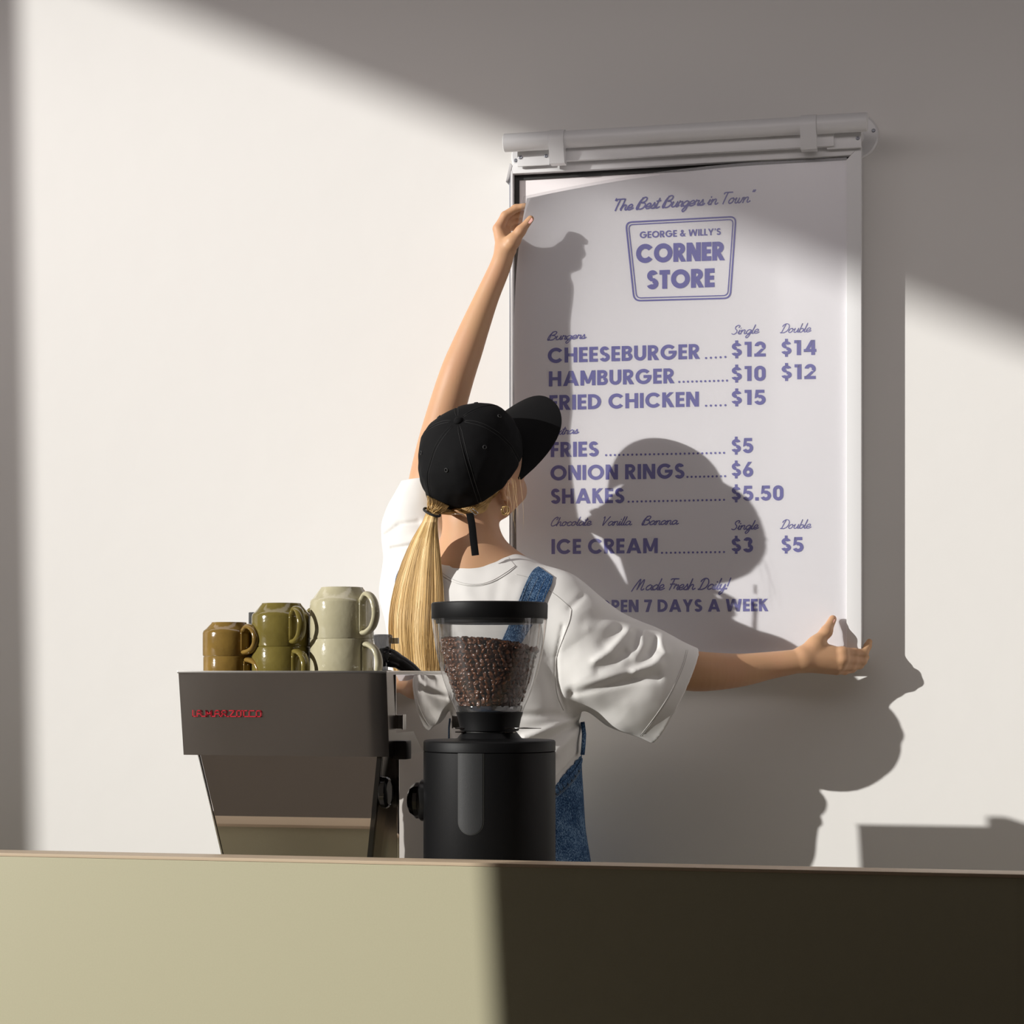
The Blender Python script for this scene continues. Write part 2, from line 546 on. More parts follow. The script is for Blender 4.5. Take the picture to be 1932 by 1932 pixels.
BLc = l1 + (l2 - l1) * ((zb - l1.z) / (l2.z - l1.z))
BRc = r1 + (r2 - r1) * ((zb - r1.z) / (r2.z - r1.z))
print('window', TLc, TRc, BLc, BRc)
outer = [Vector((XL - 1, YF, 0)), Vector((XR, YF, 0)), Vector((XR, YF, ZC + .5)), Vector((XL - 1, YF, ZC + .5))]
inner = [BLc, BRc, TRc, TLc]
fv = outer + inner
fv2 = [v - Vector((0, 0.1, 0)) for v in fv]
ff = []
for k in range(4):
    k2 = (k + 1) % 4
    ff += [(k, k2, 4 + k2, 4 + k), (8 + k2, 8 + k, 12 + k, 12 + k2), (4 + k, 4 + k2, 12 + k2, 12 + k), (k2, k, 8 + k, 8 + k2)]
struct(obj('wall_front', fv + fv2, ff, M_ROOM))  # out of view; its opening is shaped to throw the light patch
tr = MB()
for p, q in zip(inner, inner[1:] + inner[:1]):
    tr.tube([p + Vector((0, 0.03, 0)), q + Vector((0, 0.03, 0))], 0.02, n=6)
struct(tr.obj('sun_opening_1', M_FRAME))  # trim around that shaped opening, added and unseen

# two unseen blockers, added to cut the light patch left and right
def along(p, y):
    k = y - p.y
    return Vector((p.x + SUN_R * k, y, p.z - SUN_E * k))
def light_blocker(name, y, pa, pb, x_end, thick):
    a, b = along(pa, y), along(pb, y)
    xa = a.x + (b.x - a.x) * (0 - a.z) / (b.z - a.z)
    xb = a.x + (b.x - a.x) * (ZC - a.z) / (b.z - a.z)
    near = [Vector((xa, y, 0)), Vector((x_end, y, 0)), Vector((x_end, y, ZC)), Vector((xb, y, ZC))]
    return struct(MB().hexa(near + [q + Vector((0, thick, 0)) for q in near]).obj(name, M_BLOCKER))
light_blocker('left_light_blocker', -2.9, P(38, 0, 0), P(66, 1600, 0), XL, 0.12)
light_blocker('right_light_blocker', -3.5, P(914, 1640, -1.46), P(930, 1932, -1.46), -0.9, -0.12)

# the bar: laminate front, tan ledge, lower worktop behind
zl = P(966, 1632, -1.46).z
bar = thing('bar_counter', 'long olive-beige laminate bar counter across the foreground', 'counter', (0.0, -1.40, 0))
MB().box((-4.2, -1.46, 0.0), (4.6, -1.425, zl - 0.003), 0.0015).obj('front_panel', M_BAR, bar, True, 30)
o = MB().box((-4.2, -1.4615, zl - 0.003), (4.6, -1.405, zl + 0.002), 0.001).obj('ledge', M_LEDGE, bar, True, 30)
o['label'] = 'thin tan ledge along the top of the bar'
ZW = 0.815
MB().box((-4.2, -1.425, ZW - 0.035), (4.6, -0.70, ZW), 0.003).obj('worktop', M_TOP, bar, True, 30)
MB().box((-4.15, -0.74, 0.0), (4.55, -0.72, ZW - 0.036)).obj('rear_panel', M_BAR, bar)
print('ledge z', zl)
# ------------------------------------------------------------------ poster frame
HF = 0.066                                     # the front of the frame stands 66 mm off the wall
xl, xr = P(963, 700, -HF).x, P(1625, 700, -HF).x
zt, zb_ = P(1625, 272, -HF).z, P(1560, 1251, -HF).z
fx0, fx1 = xl, xr
frm = thing('poster_frame', 'tall white snap frame holding the menu poster on the wall', 'frame', ((xl + xr) / 2, 0, zb_))
rw = P(1625, 700, -HF).x - P(1597, 700, -HF).x
b = MB()
b.box((xl + 0.002, -HF + 0.022, zb_ + 0.002), (xr - 0.002, -0.002, zt - 0.002))
b.obj('frame_body', M_FRAME, frm)
def rail(name, quad, depth0, depth1, m):
    """mitred rail: quad = four (x, z) corners"""
    near = [Vector((x, -depth1, z)) for x, z in quad]
    far = [Vector((x, -depth0, z)) for x, z in quad]
    return MB().hexa(near + far, 0.0015).obj(name, m, frm, True, 30)
tw = 0.021
lw = 0.005
rail('rail', [(xr - rw, zb_ + .020), (xr, zb_), (xr, zt), (xr - rw, zt - rw)], HF - 0.03, HF, M_FRAME)
rail('rail', [(xl + lw, zt - tw), (xr - tw, zt - tw), (xr, zt), (xl, zt)], HF - 0.03, HF, M_FRAME)
rail('rail', [(xl, zb_), (xr, zb_), (xr - rw, zb_ + .020), (xl + rw, zb_ + .020)], HF - 0.03, HF, M_FRAME)
o = rail('rail', [(xl, zb_), (xl + lw, zb_ + lw), (xl + lw, zt - tw), (xl, zt)], HF - 0.03, HF, M_FRAME)
# ribbed silver side of the opened left rail
for k in range(4):
    y0 = -HF + 0.004 + k * 0.0150
    MB().box((xl - 0.0035 - 0.001 * (k % 2), y0, zb_ + 0.004), (xl - 0.0002, y0 + 0.0132, zt - 0.012), 0.0008).obj('side_rib', M_ALU, frm, True, 30)
MB().hexa([Vector((xl - 0.010, -HF - 0.002, zt - 0.038)), Vector((xl - 0.003, -HF, zt - 0.030)), Vector((xl + 0.004, -HF - 0.001, zt - 0.004)), Vector((xl - 0.001, -HF - 0.002, zt + 0.002)),
           Vector((xl - 0.010, -HF + 0.03, zt - 0.038)), Vector((xl - 0.003, -HF + 0.03, zt - 0.030)), Vector((xl + 0.004, -HF + 0.03, zt - 0.004)), Vector((xl - 0.001, -HF + 0.03, zt + 0.002))], 0.001).obj('corner_clip', M_FRAME, frm, True, 30)
g = MB()
gw = 0.0105
gx0, gx1, gz0, gz1 = xl + lw, xr - rw + 0.004, zb_ + 0.016, zt - tw
yg = -HF + 0.016
for lo, hi in (((gx0, gz0), (gx0 + gw, gz1)), ((gx0 + gw, gz1 - gw), (gx1, gz1)), ((gx0 + gw, gz0), (gx1, gz0 + gw))):
    g.box((lo[0], yg, lo[1]), (hi[0], yg + 0.008, hi[1]))
g.obj('gasket', M_GASKET, frm)
MB().box((gx0 + gw, yg + 0.003, gz0 + gw), (gx1 + 0.003, yg + 0.006, gz1 - gw)).obj('backing_board', M_BACK, frm)

# hanging rail above the frame
hang = thing('hanging_rail', 'white tube rail with two straps and round wall plates above the poster frame', 'rail', (P(1300, 250, -0.05).x, 0, P(1300, 250, -0.05).z))
yt = -0.095
tl, trr = P(951, 268, yt), P(1637, 232, yt)
tz = (tl.z + trr.z) / 2
tl.z = trr.z = tz
R_T = 0.0192
s1, s2 = P(1038, 260, yt).x, P(1066, 260, yt).x
s3, s4 = P(1511, 240, yt).x, P(1541, 240, yt).x
tb = MB()
tb.lathe((tl.x, yt, tz), [(0, 0), (R_T - .002, 0), (R_T, .002), (R_T, s1 - tl.x - 0.0008), (R_T - .001, s1 - tl.x), (0, s1 - tl.x)], 40, 'X')
tb.lathe((s2, yt, tz), [(0, 0), (R_T - .0012, 0), (R_T - .0012, s3 - s2), (0, s3 - s2)], 40, 'X')
tb.lathe((s4, yt, tz), [(0, 0), (R_T - .001, 0), (R_T, .001), (R_T, trr.x - s4 - .002), (R_T - .002, trr.x - s4), (0, trr.x - s4)], 40, 'X')
tb.obj('tube', M_FRAME, hang, True, 40)
zflat0 = tz - 0.050
MB().box((s1 - 0.002, -0.085, zflat0 + 0.008), (P(1573, 260, -.08).x, -0.072, tz - 0.006), 0.001).obj('flat_bar', M_FRAME, hang, True, 30)
for a, b2 in ((s1, s2), (s3, s4)):
    st = MB()
    pr = []
    for k in range(13):
        an = math.radians(90 - k * 15)
        pr.append((yt - math.cos(an) * (R_T + .0015), tz + math.sin(an) * (R_T + .0015)))
    outl = [(yt + 0.018, tz + R_T + .0015)] + [(y, z) for y, z in pr if z > tz - 0.004] + [(yt - R_T - .0015, tz - 0.004), (yt - R_T + .012, zflat0 + .004), (yt - R_T + .014, zflat0), (yt + 0.018, zflat0)]
    v = [Vector((a, y, z)) for y, z in outl] + [Vector((b2, y, z)) for y, z in outl]
    n = len(outl)
    f = [tuple(range(n)), tuple(range(2 * n - 1, n - 1, -1))] + [((k + 1) % n, k, n + k, n + (k + 1) % n) for k in range(n)]
    st.add(v, f)
    st.obj('strap', M_FRAME, hang, True, 30)
for px, side in ((1005, -1), (1614, 1)):
    c = P(px, 255 if side > 0 else 290, -0.004)
    c.z = tz - 0.006
    plate = MB().lathe((c.x, 0, c.z), [(0, -0.006), (0.044, -0.006), (0.0475, -0.003), (0.0475, -0.0005), (0, -0.0005)], 56, 'Y').obj('wall_plate', M_FRAME, hang, True, 30)
    for an in (15, 105, 195, 285):
        sx, sz = c.x + 0.0385 * math.cos(math.radians(an)), c.z + 0.0385 * math.sin(math.radians(an))
        MB().lathe((sx, 0, sz), [(0, -0.0075), (0.0012, -0.0072), (0.003, -0.0085), (0.004, -0.007), (0.004, -0.005)], 16, 'Y').obj('screw', M_ALU, plate, True)
    MB().lathe((c.x, -0.006, c.z), [(0.018, 0), (0.0165, -0.03), (0.015, -0.055), (0.0165, -0.070), (0.0, -0.070)], 32, 'Y').obj('arm_post', M_FRAME, hang, True, 40)
    tx = c.x + 0.018 * (-side)
    tab = MB().box((tx - 0.035, -0.078, zflat0 + 0.003), (tx + 0.035, -0.072, tz - 0.010), 0.002).obj('mounting_tab', M_FRAME, hang, True, 30)
    for q in (-0.028, 0.028):
        MB().lathe((tx + q, -0.078, tz - 0.028), [(0, -0.0005), (0.0015, -0.0005), (0.0035, -0.002), (0.0042, 0)], 16, 'Y').obj('screw', M_ALU, tab, True)

# ------------------------------------------------------------------ poster sheet, bent out at its top left corner
HP = HF - 0.011
sx0, sx1 = P(977, 700, -HP).x, P(1598, 700, -HP).x
sz0, sz1 = zb_ + 0.012, P(1590, 303, -HP).z
def sm(t):
    t = min(max(t, 0.0), 1.0)
    return t * t * (3 - 2 * t)
def sheet_pt(s, t, off=0.0):
    """s 0..1 left to right, t 0..1 bottom to top"""
    x = sx0 + (sx1 - sx0) * s
    z = sz0 + (sz1 - sz0) * t
    wl = max(0.0, 1 - max(s, -0.05) / 0.80)
    wt = max(0.0, (t - 0.10) / 0.90)
    w = wl ** 1.5 * wt ** 2.0
    ws = max(0, 1 - s / 0.25) ** 2 * (1 - sm((t - 0.80) / 0.2) * 0.6) * sm(t / 0.25)
    h = HP + 0.102 * wl ** 1.3 * wt ** 1.8 + 0.010 * ws
    dx = 0.044 * wl ** 2.0 * wt ** 5
    dz = -0.068 * wl ** 1.7 * wt ** 2.6
    return Vector((x + dx, -(h + off), z + dz))
def sheet(name, s0, s1_, t0, t1, off, m, parent, thick, nu=60, nv=80):
    v, f = [], []
    for side in (0, 1):
        for j in range(nv + 1):
            for i in range(nu + 1):
                v.append(sheet_pt(s0 + (s1_ - s0) * i / nu, t0 + (t1 - t0) * j / nv, off + side * thick))
    n = (nu + 1) * (nv + 1)
    sides = (0, 1) if thick else (1,)
    for j in range(nv):
        for i in range(nu):
            a = j * (nu + 1) + i
            if thick:
                f.append((a, a + nu + 1, a + nu + 2, a + 1))
            f.append((n + a, n + a + 1, n + a + nu + 2, n + a + nu + 1))
    if thick:
        bd = [i for i in range(nu + 1)] + [j * (nu + 1) + nu for j in range(1, nv + 1)] + [nv * (nu + 1) + i for i in range(nu - 1, -1, -1)] + [j * (nu + 1) for j in range(nv - 1, 0, -1)]
        for a, b3 in zip(bd, bd[1:] + bd[:1]):
            f.append((a, b3, n + b3, n + a))
    return obj(name, v, f, m, parent, True, 40)
poster = thing('menu_poster', 'white burger menu poster with blue lettering, top left corner held away from the frame', 'poster', ((sx0 + sx1) / 2, -HP, sz0))
paper = sheet('paper', 0, 1, 0, 1, 0.0, M_PAPER, poster, 0.0004)
bvh_paper = BVHTree.FromPolygons([tuple(v.co + ORG[paper]) for v in paper.data.vertices], [tuple(p.vertices) for p in paper.data.polygons])
cover = thing('cover_sheet', 'clear matt plastic sheet over the menu poster, its edge past the paper', 'cover', ((sx0 + sx1) / 2, -HP - 0.002, sz0))
sheet('film', -0.012, 1.0, 0, 1.006, 0.0030, M_COVER, cover, 0.0)

def on_paper(px, py, lift=0.0006):
    d = ray(px, py).normalized()
    h = bvh_paper.ray_cast(CAM, d)
    if h[0] is None:
        return W(px, py, HP + 0.001)
    return h[0] - d * lift

# ---- bold geometric capitals: strokes in a box of height 1
class G:
    def __init__(s, w, t):
        s.w, s.t, s.q = w, t, []
    def quad(s, a, b, c, d):
        s.q.append([a, b, c, d]); return s
    def v(s, x, y0=0, y1=1, t=None):           # upright bar, x = left edge
        t = t or s.t
        return s.quad((x, y0), (x + t, y0), (x + t, y1), (x, y1))
    def h(s, x0, x1, y, t=None):               # level bar, y = lower edge
        t = t or s.t * 0.92
        return s.quad((x0, y), (x1, y), (x1, y + t), (x0, y + t))
    def d(s, x0, x1, y0=0, y1=1, t=None):      # slanting bar with level ends, x = left edges
        t = t or s.t * 1.08
        return s.quad((x0, y0), (x0 + t, y0), (x1 + t, y1), (x1, y1))
    def arc(s, cx, cy, rx, ry, a0, a1, t=None, n=18):
        t = t or s.t
        pr = None
        for k in range(n + 1):
            a = math.radians(a0 + (a1 - a0) * k / n)
            o_ = (cx + rx * math.cos(a), cy + ry * math.sin(a))
            i_ = (cx + (rx - t) * math.cos(a), cy + (ry - t) * math.sin(a))
            if pr: s.quad(pr[0], o_, i_, pr[1])
            pr = (o_, i_)
        return s
def glyph(c, t):
    k = t
    if c == ' ': return G(0.34, t)
    if c == 'A': return G(0.98, t).d(0, .49 - k * .54, t=k * 1.12).d(.98 - k * 1.12, .49 - k * .54, t=k * 1.12).h(.22, .76, .19, k * .85)
    if c == 'B': return G(.66, t).v(0).h(0, .38, 0).h(0, .36, .45, k * .8).h(0, .36, 1 - k * .92).arc(.36, .735, .27, .265, -90, 90, k * .95).arc(.38, .275, .28, .275, -90, 90, k * .95)
    if c == 'C': return G(.93, t).arc(.5, .5, .5, .51, 38, 322, n=30)
    if c == 'D': return G(.80, t).v(0).h(0, .32, 0).h(0, .32, 1 - k * .92).arc(.30, .5, .50, .5, -90, 90, n=24)
    if c == 'E': return G(.53, t).v(0).h(0, .53, 0).h(0, .50, .5 - k * .42, k * .85).h(0, .53, 1 - k * .92)
    if c == 'F': return G(.50, t).v(0).h(0, .47, .40, k * .88).h(0, .50, 1 - k * .92)
    if c == 'G': return G(1.0, t).arc(.5, .5, .5, .51, 42, 360, n=32).h(.5, .99, .5 - k * .45, k * .88)
    if c == 'H': return G(.78, t).v(0).v(.78 - k).h(0, .78, .5 - k * .42, k * .88)
    if c == 'I': return G(k, t).v(0)
    if c == 'K': return G(.72, t).v(0).quad((k * .6, .42), (k * .6, .68), (.44, 1), (.70, 1)).quad((.16, .56), (.42, .62), (.74, 0), (.48, 0))
    if c == 'L': return G(.48, t).v(0).h(0, .48, 0)
    if c == 'M': return G(.94, t).v(0).v(.94 - k).quad((0, 1), (k * 1.05, 1), (.47 + k * .4, .12), (.47 - k * .4, .12)).quad((.94 - k * 1.05, 1), (.94, 1), (.47 + k * .4, .12), (.47 - k * .4, .12))
    if c == 'N': return G(.78, t).v(0).v(.78 - k).quad((0, 1), (k * 1.15, 1), (.78, 0), (.78 - k * 1.15, 0))
    if c == 'O': return G(1.02, t).arc(.51, .5, .51, .51, 0, 360, n=36)
    if c == 'P': return G(.63, t).v(0).h(0, .34, 1 - k * .92).h(0, .34, .36).arc(.33, .68, .30, .32, -90, 90, k * .95)
    if c == 'R': return G(.68, t).v(0).h(0, .35, 1 - k * .92).h(0, .35, .39, k * .8).arc(.34, .695, .30, .305, -90, 90, k * .95).quad((.20, .42), (.46, .42), (.70, 0), (.42, 0))
    if c == 'S': return G(.63, t).arc(.315, .715, .29, .295, 20, 270, n=20).arc(.315, .285, .315, .295, 90, -160, n=20).quad((.20, .42 ), (.33, .42), (.45, .58), (.30, .58))
    if c == 'T': return G(.56, t).v(.28 - k / 2).h(0, .56, 1 - k * .92)
    if c == 'U': return G(.74, t).v(0, .36).v(.74 - k, .36).arc(.37, .37, .37, .38, 180, 360, n=20)
    if c == 'W': return G(1.26, t).d(.30 - k * .5, 0, t=k * 1.05).d(.30 - k * .5, .63 - k * .52, t=k * 1.05).d(.96 - k * .5, .63 - k * .52, t=k * 1.05).d(.96 - k * .5, 1.26 - k * 1.05, t=k * 1.05)
    if c == 'X': return G(.8, t).d(0, .8 - k * 1.2, t=k * 1.2).d(.8 - k * 1.2, 0, t=k * 1.2)
    if c == 'Y': return G(.82, t).v(.41 - k / 2, 0, .46).d(.41 - k * .56, 0, .42, 1, k * 1.12).d(.41 - k * .56, .82 - k * 1.12, .42, 1, k * 1.12)
    if c == "'": return G(.18, t).quad((.03, .66), (.10, .66), (.19, .9), (.03, .9)).v(.03, .84, 1.0, .16)
    if c == '.': return G(k, t).v(0, 0, k)
    if c == '&': return G(.78, t).arc(.33, .77, .20, .235, 0, 360, k * .8).arc(.31, .27, .31, .28, 60, 330, k * .95).quad((.16, .72), (.34, .72), (.80, 0), (.56, 0)).quad((.58, .10), (.50, .22), (.66, .46), (.80, .46))
    if c == '$': return G(.60, t).arc(.30, .695, .28, .245, 15, 270, k * .95, n=20).arc(.30, .305, .30, .255, 90, -165, k * .95, n=20).v(.30 - k * .38, -.10, .10, k * .76).v(.30 - k * .38, .90, 1.10, k * .76)
    if c == '1': return G(.40, t).v(.40 - k * 1.1, t=k * 1.1).h(0, .3, 1 - k * .92)
    if c == '2': return G(.66, t).arc(.34, .68, .32, .33, 175, -35, n=20).quad((0.02, k * .6), (.30, k * .75), (.62, .53), (.41, .53)).h(0, .66, 0)
    if c == '3': return G(.64, t).arc(.31, .735, .28, .27, 165, -90, n=18).arc(.32, .285, .32, .29, 90, -165, n=18)
    if c == '4': return G(.74, t).v(.44, t=k).h(.0, .74, .20, k * .88).quad((0, .20), (.24, .20), (.64, 1), (.42, 1))
    if c == '5': return G(.66, t).arc(.32, .33, .34, .34, 118, -158, n=22).h(.10, .58, 1 - k * .92).quad((.02, .42), (.20, .50), (.28, 1), (.08, 1))
    if c == '6': return G(.66, t).arc(.33, .32, .33, .33, 0, 360, n=28).quad((.015, .42), (.20, .52), (.58, 1), (.33, 1))
    if c == '7': return G(.62, t).h(0, .62, 1 - k * .92).quad((.10, 0), (.36, 0), (.62, .92), (.38, .92))
    if c == '0': return G(.66, t).arc(.33, .67, .33, .34, 0, 180, n=16).arc(.33, .33, .33, .34, 180, 360, n=16).v(0, .32, .68).v(.66 - k, .32, .68)
    raise KeyError(c)
class Print:
    def __init__(s): s.v, s.f = [], []
    def poly(s, pts, plot):
        n = len(s.v)
        s.v += [plot(x, y) for x, y in pts]
        s.f.append(tuple(range(n, n + len(pts))))
def bold(prn, text, x0, y0, x1, y1, cap, t=0.225, gap=0.105, plot=on_paper, lean=0.0):
    """text from pixel (x0,y0) to (x1,y1) on its baseline, capitals cap px high"""
    gl = [glyph(c, t) for c in text]
    pos, x = [], 0.0
    for c, g_ in zip(text, gl):
        pos.append(x)
        x += g_.w + (0 if c == ' ' else gap)
        if c in 'L' : x -= gap * 0.3
    tot = x - gap
    sc = (x1 - x0) / tot
    for p0, g_ in zip(pos, gl):
        for q in g_.q:
            pts = []
            for a, b_ in q:
                u = (p0 + a) * sc
                k = u / (x1 - x0)
                pts.append((x0 + u + lean * b_ * cap, y0 + (y1 - y0) * k - b_ * cap))
            ar = sum(pts[i][0] * pts[(i + 1) % 4][1] - pts[(i + 1) % 4][0] * pts[i][1] for i in range(4))
            if ar > 0: pts = pts[::-1]
            prn.poly(pts, plot)
def dots(prn, x0, y0, x1, y1, n, r=2.1):
    for k in range(n):
        q = k / (n - 1)
        cx, cy = x0 + (x1 - x0) * q, y0 + (y1 - y0) * q
        prn.poly([(cx + r * math.cos(a * math.pi / 5), cy - r * math.sin(a * math.pi / 5)) for a in range(10)], on_paper)

# ---- slanted monoline handwriting: x height 0.46, ascender 1
SCR = {
 'a': (.50, [[(.42, .36), (.26, .46), (.06, .30), (.04, .08), (.18, 0), (.36, .14), (.44, .40), (.42, .10), (.50, .0), (.62, .10)]]),
 'b': (.44, [[(.0, .10), (.08, .5), (.10, 1.0), (.07, .3), (.10, .02), (.28, .02), (.38, .22), (.30, .42), (.14, .36)], [(.36, .3), (.46, .32), (.56, .36)]]),
 'c': (.42, [[(.38, .36), (.26, .46), (.08, .32), (.04, .12), (.16, 0), (.34, .04), (.48, .14)]]),
 'd': (.50, [[(.42, .36), (.26, .46), (.06, .30), (.04, .08), (.18, 0), (.36, .14), (.46, .6), (.50, 1.0)], [(.44, .5), (.42, .10), (.50, .0), (.62, .10)]]),
 'e': (.42, [[(.06, .16), (.30, .22), (.36, .38), (.24, .47), (.08, .34), (.04, .12), (.16, 0), (.34, .04), (.48, .14)]]),
 'g': (.50, [[(.42, .36), (.26, .46), (.06, .30), (.04, .08), (.18, 0), (.36, .14), (.44, .42), (.40, -.2), (.24, -.46), (.12, -.34), (.24, -.12), (.50, .04), (.60, .10)]]),
 'h': (.50, [[(.0, .1), (.10, .6), (.12, 1.0), (.08, .4), (.06, 0)], [(.08, .2), (.22, .44), (.36, .40), (.36, .10), (.44, 0), (.58, .10)]]),
 'i': (.22, [[(.0, .12), (.10, .46), (.08, .10), (.14, 0), (.28, .10)], [(.12, .64), (.13, .68)]]),
 'l': (.22, [[(.0, .12), (.12, .6), (.14, 1.0), (.08, .4), (.08, .06), (.16, 0), (.30, .10)]]),
 'n': (.50, [[(.0, .30), (.08, .46), (.07, .2), (.06, 0)], [(.07, .2), (.22, .44), (.36, .40), (.36, .10), (.44, 0), (.58, .10)]]),
 'o': (.50, [[(.32, .46), (.12, .40), (.04, .14), (.16, 0), (.34, .10), (.38, .34), (.30, .46), (.36, .36), (.56, .34)]]),
 'r': (.36, [[(.0, .12), (.08, .50), (.10, .40), (.30, .42), (.26, .10), (.34, 0), (.46, .10)]]),
 's': (.34, [[(.0, .10), (.14, .30), (.20, .50), (.26, .30), (.30, .12), (.18, 0), (.04, .04)], [(.20, .0), (.34, .02), (.44, .14)]]),
 't': (.26, [[(.0, .12), (.12, .5), (.16, .88), (.10, .3), (.10, .04), (.20, 0), (.34, .10)], [(.0, .60), (.28, .64)]]),
 'u': (.50, [[(.0, .30), (.08, .46), (.04, .12), (.14, 0), (.30, .10), (.40, .46), (.38, .10), (.46, 0), (.60, .10)]]),
 'w': (.62, [[(.0, .30), (.08, .46), (.04, .12), (.12, 0), (.24, .08), (.30, .44), (.28, .10), (.38, 0), (.50, .12), (.56, .44), (.66, .36)]]),
 'x': (.44, [[(.04, .44), (.14, .40), (.30, .04), (.42, .04)], [(.38, .46), (.02, .0)]]),
 'y': (.50, [[(.0, .30), (.08, .46), (.04, .12), (.14, 0), (.30, .10), (.40, .46), (.38, -.2), (.22, -.46), (.12, -.34), (.24, -.12), (.50, .04), (.60, .10)]]),
 'B': (.66, [[(.22, .98), (.14, .5), (.10, 0), (-.02, .12), (.10, .70), (.34, 1.0), (.56, .92), (.50, .66), (.24, .54), (.50, .50), (.60, .28), (.44, .04), (.20, .0), (.06, .10)]]),
 'C': (.56, [[(.42, .72), (.50, .90), (.40, 1.0), (.18, .82), (.04, .40), (.10, .06), (.30, 0), (.56, .16)]]),
 'D': (.70, [[(.26, .98), (.18, .5), (.10, .02), (.0, .04), (.28, .0), (.56, .18), (.66, .56), (.54, .90), (.28, 1.0), (.06, .84), (.02, .70)]]),
 'E': (.55, [[(.48, .84), (.40, 1.0), (.16, .88), (.16, .62), (.34, .54), (.08, .42), (.04, .12), (.22, 0), (.50, .16)]]),
 'F': (.46, [[(.28, .96), (.22, .5), (.16, 0)], [(.02, .90), (.10, .98), (.60, .98)], [(.08, .50), (.42, .52)]]),
 'M': (.98, [[(-.06, -.10), (.04, .30), (.26, .90), (.34, .92), (.34, .4), (.30, .02), (.42, .5), (.62, .94), (.66, .6), (.62, .10), (.72, 0), (.84, .10)]]),
 'S': (.54, [[(.46, .74), (.50, .92), (.36, 1.0), (.16, .86), (.18, .62), (.38, .40), (.36, .12), (.18, .0), (.0, .08)]]),
 'T': (.52, [[(.26, .96), (.20, .5), (.16, 0)], [(.0, .86), (.06, .97), (.60, .97)]]),
 'V': (.62, [[(.02, .86), (.10, 1.0), (.14, .6), (.16, .0), (.34, .44), (.60, 1.0)]]),
 '!': (.24, [[(.14, 1.0), (.10, .28)], [(.07, .04), (.08, .0)]]),
 '"': (.22, [[(.08, 1.04), (.05, .90)], [(.20, 1.04), (.17, .90)]]),
 '`': (.16, [[(.08, 1.04), (.05, .90)]]),
 ' ': (.34, []),
}
def script(prn, text, x0, y0, x1, y1, cap, pen=1.7, slant=0.36):
    pos, x = [], 0.0
    for c in text:
        pos.append(x)
        x += SCR[c][0]
    k0 = (x1 - x0) / (x + 0.1)
    def place(p0, a, b_):
        u = (p0 + a) * k0
        return np.array((x0 + u + slant * b_ * cap, y0 + (y1 - y0) * u / (x1 - x0) - b_ * cap))
    for c, p0 in zip(text, pos):
        for st in SCR[c][1]:
            pts = [place(p0, a, b_) for a, b_ in st]
            if len(pts) > 2: pts = spline(pts, 6)
            m = len(pts)
            L, R_ = [], []
            for i in range(m):
                d = pts[min(i + 1, m - 1)] - pts[max(i - 1, 0)]
                d = d / (np.linalg.norm(d) + 1e-9)
                nrm = np.array((-d[1], d[0])) * pen / 2
                e = d * pen * 0.4 * ((i == m - 1) - (i == 0))
                L.append(pts[i] + nrm + e); R_.append(pts[i] - nrm + e)
            for i in range(m - 1):
                prn.poly([L[i], L[i + 1], R_[i + 1], R_[i]], on_paper)
def line_print(name, calls):
    for fn, *a in calls:
        pr = Print()
        kw = a.pop() if a and isinstance(a[-1], dict) else {}
        fn(pr, *a, **kw)
        obj(name, pr.v, pr.f, M_INK, poster)
line_print('lettering', [(script, '`The Best Burgers in Town"', 1153, 398, 1420, 381, 22, dict(pen=2.5))])
line_print('lettering', [(bold, "GEORGE & WILLY'S", 1207, 449.5, 1360, 443, 12.6, dict(t=.20, gap=.10))])
line_print('lettering', [(bold, 'CORNER', 1200, 496.5, 1367, 491, 35.5, dict(t=.265, gap=.045)), (bold, 'STORE', 1220, 546, 1348, 541.5, 35.5, dict(t=.265, gap=.06))])
def badge(prn):
    for inset, wd in ((0, 3.0), (5.6, 2.0)):
        cs = [(1179 + inset, 418 + inset * .9), (1390 - inset, 407 + inset * 1.05), (1379 - inset * .9, 564 - inset), (1195 + inset * .9, 569 - inset)]
        r = 14 - inset * .7
        out, inn = [], []
        for i in range(4):
            p, a, c = np.array(cs[i], float), np.array(cs[i - 1], float), np.array(cs[(i + 1) % 4], float)
            u, w = (a - p) / np.linalg.norm(a - p), (c - p) / np.linalg.norm(c - p)
            A_, C_ = p + u * r, p + w * r
            for k in range(9):
                t = k / 8
                q = A_ * (1 - t) ** 2 + p * 2 * t * (1 - t) + C_ * t * t
                out.append(q)
        cen = np.mean(np.array(cs), 0)
        m = len(out)
        for i in range(m):
            d = out[(i + 1) % m] - out[i - 1]
            nn = np.array((-d[1], d[0])); nn /= np.linalg.norm(nn)
            if nn @ (cen - out[i]) < 0: nn = -nn
            inn.append(out[i] + nn * wd)
        for i in range(m):
            a, b_ = out[i], out[(i + 1) % m]
            n_ = max(1, int(np.linalg.norm(b_ - a) / 12))
            for k in range(n_):
                t0, t1 = k / n_, (k + 1) / n_
                prn.poly([a + (b_ - a) * t0, inn[i] + (inn[(i + 1) % m] - inn[i]) * t0, inn[i] + (inn[(i + 1) % m] - inn[i]) * t1, a + (b_ - a) * t1], on_paper)
line_print('badge_outline', [(badge,)])
line_print('lettering', [(script, 'Burgers', 1033, 642, 1105, 638.5, 16, dict(pen=1.7))])
line_print('lettering', [(script, 'Single', 1380, 631, 1432, 628.5, 17, dict(pen=1.5)), (script, 'Double', 1472, 628, 1530, 626, 17, dict(pen=1.5))])
line_print('lettering', [(bold, 'CHEESEBURGER', 1033.5, 685, 1320, 677, 28.3), (dots, 1332, 675.5, 1368.5, 673.5, 5), (bold, '$12', 1380, 673.5, 1444.5, 672.5, 28.3, dict(gap=.16)), (bold, '$14', 1474, 670.5, 1540, 669.5, 28.3, dict(gap=.16))])
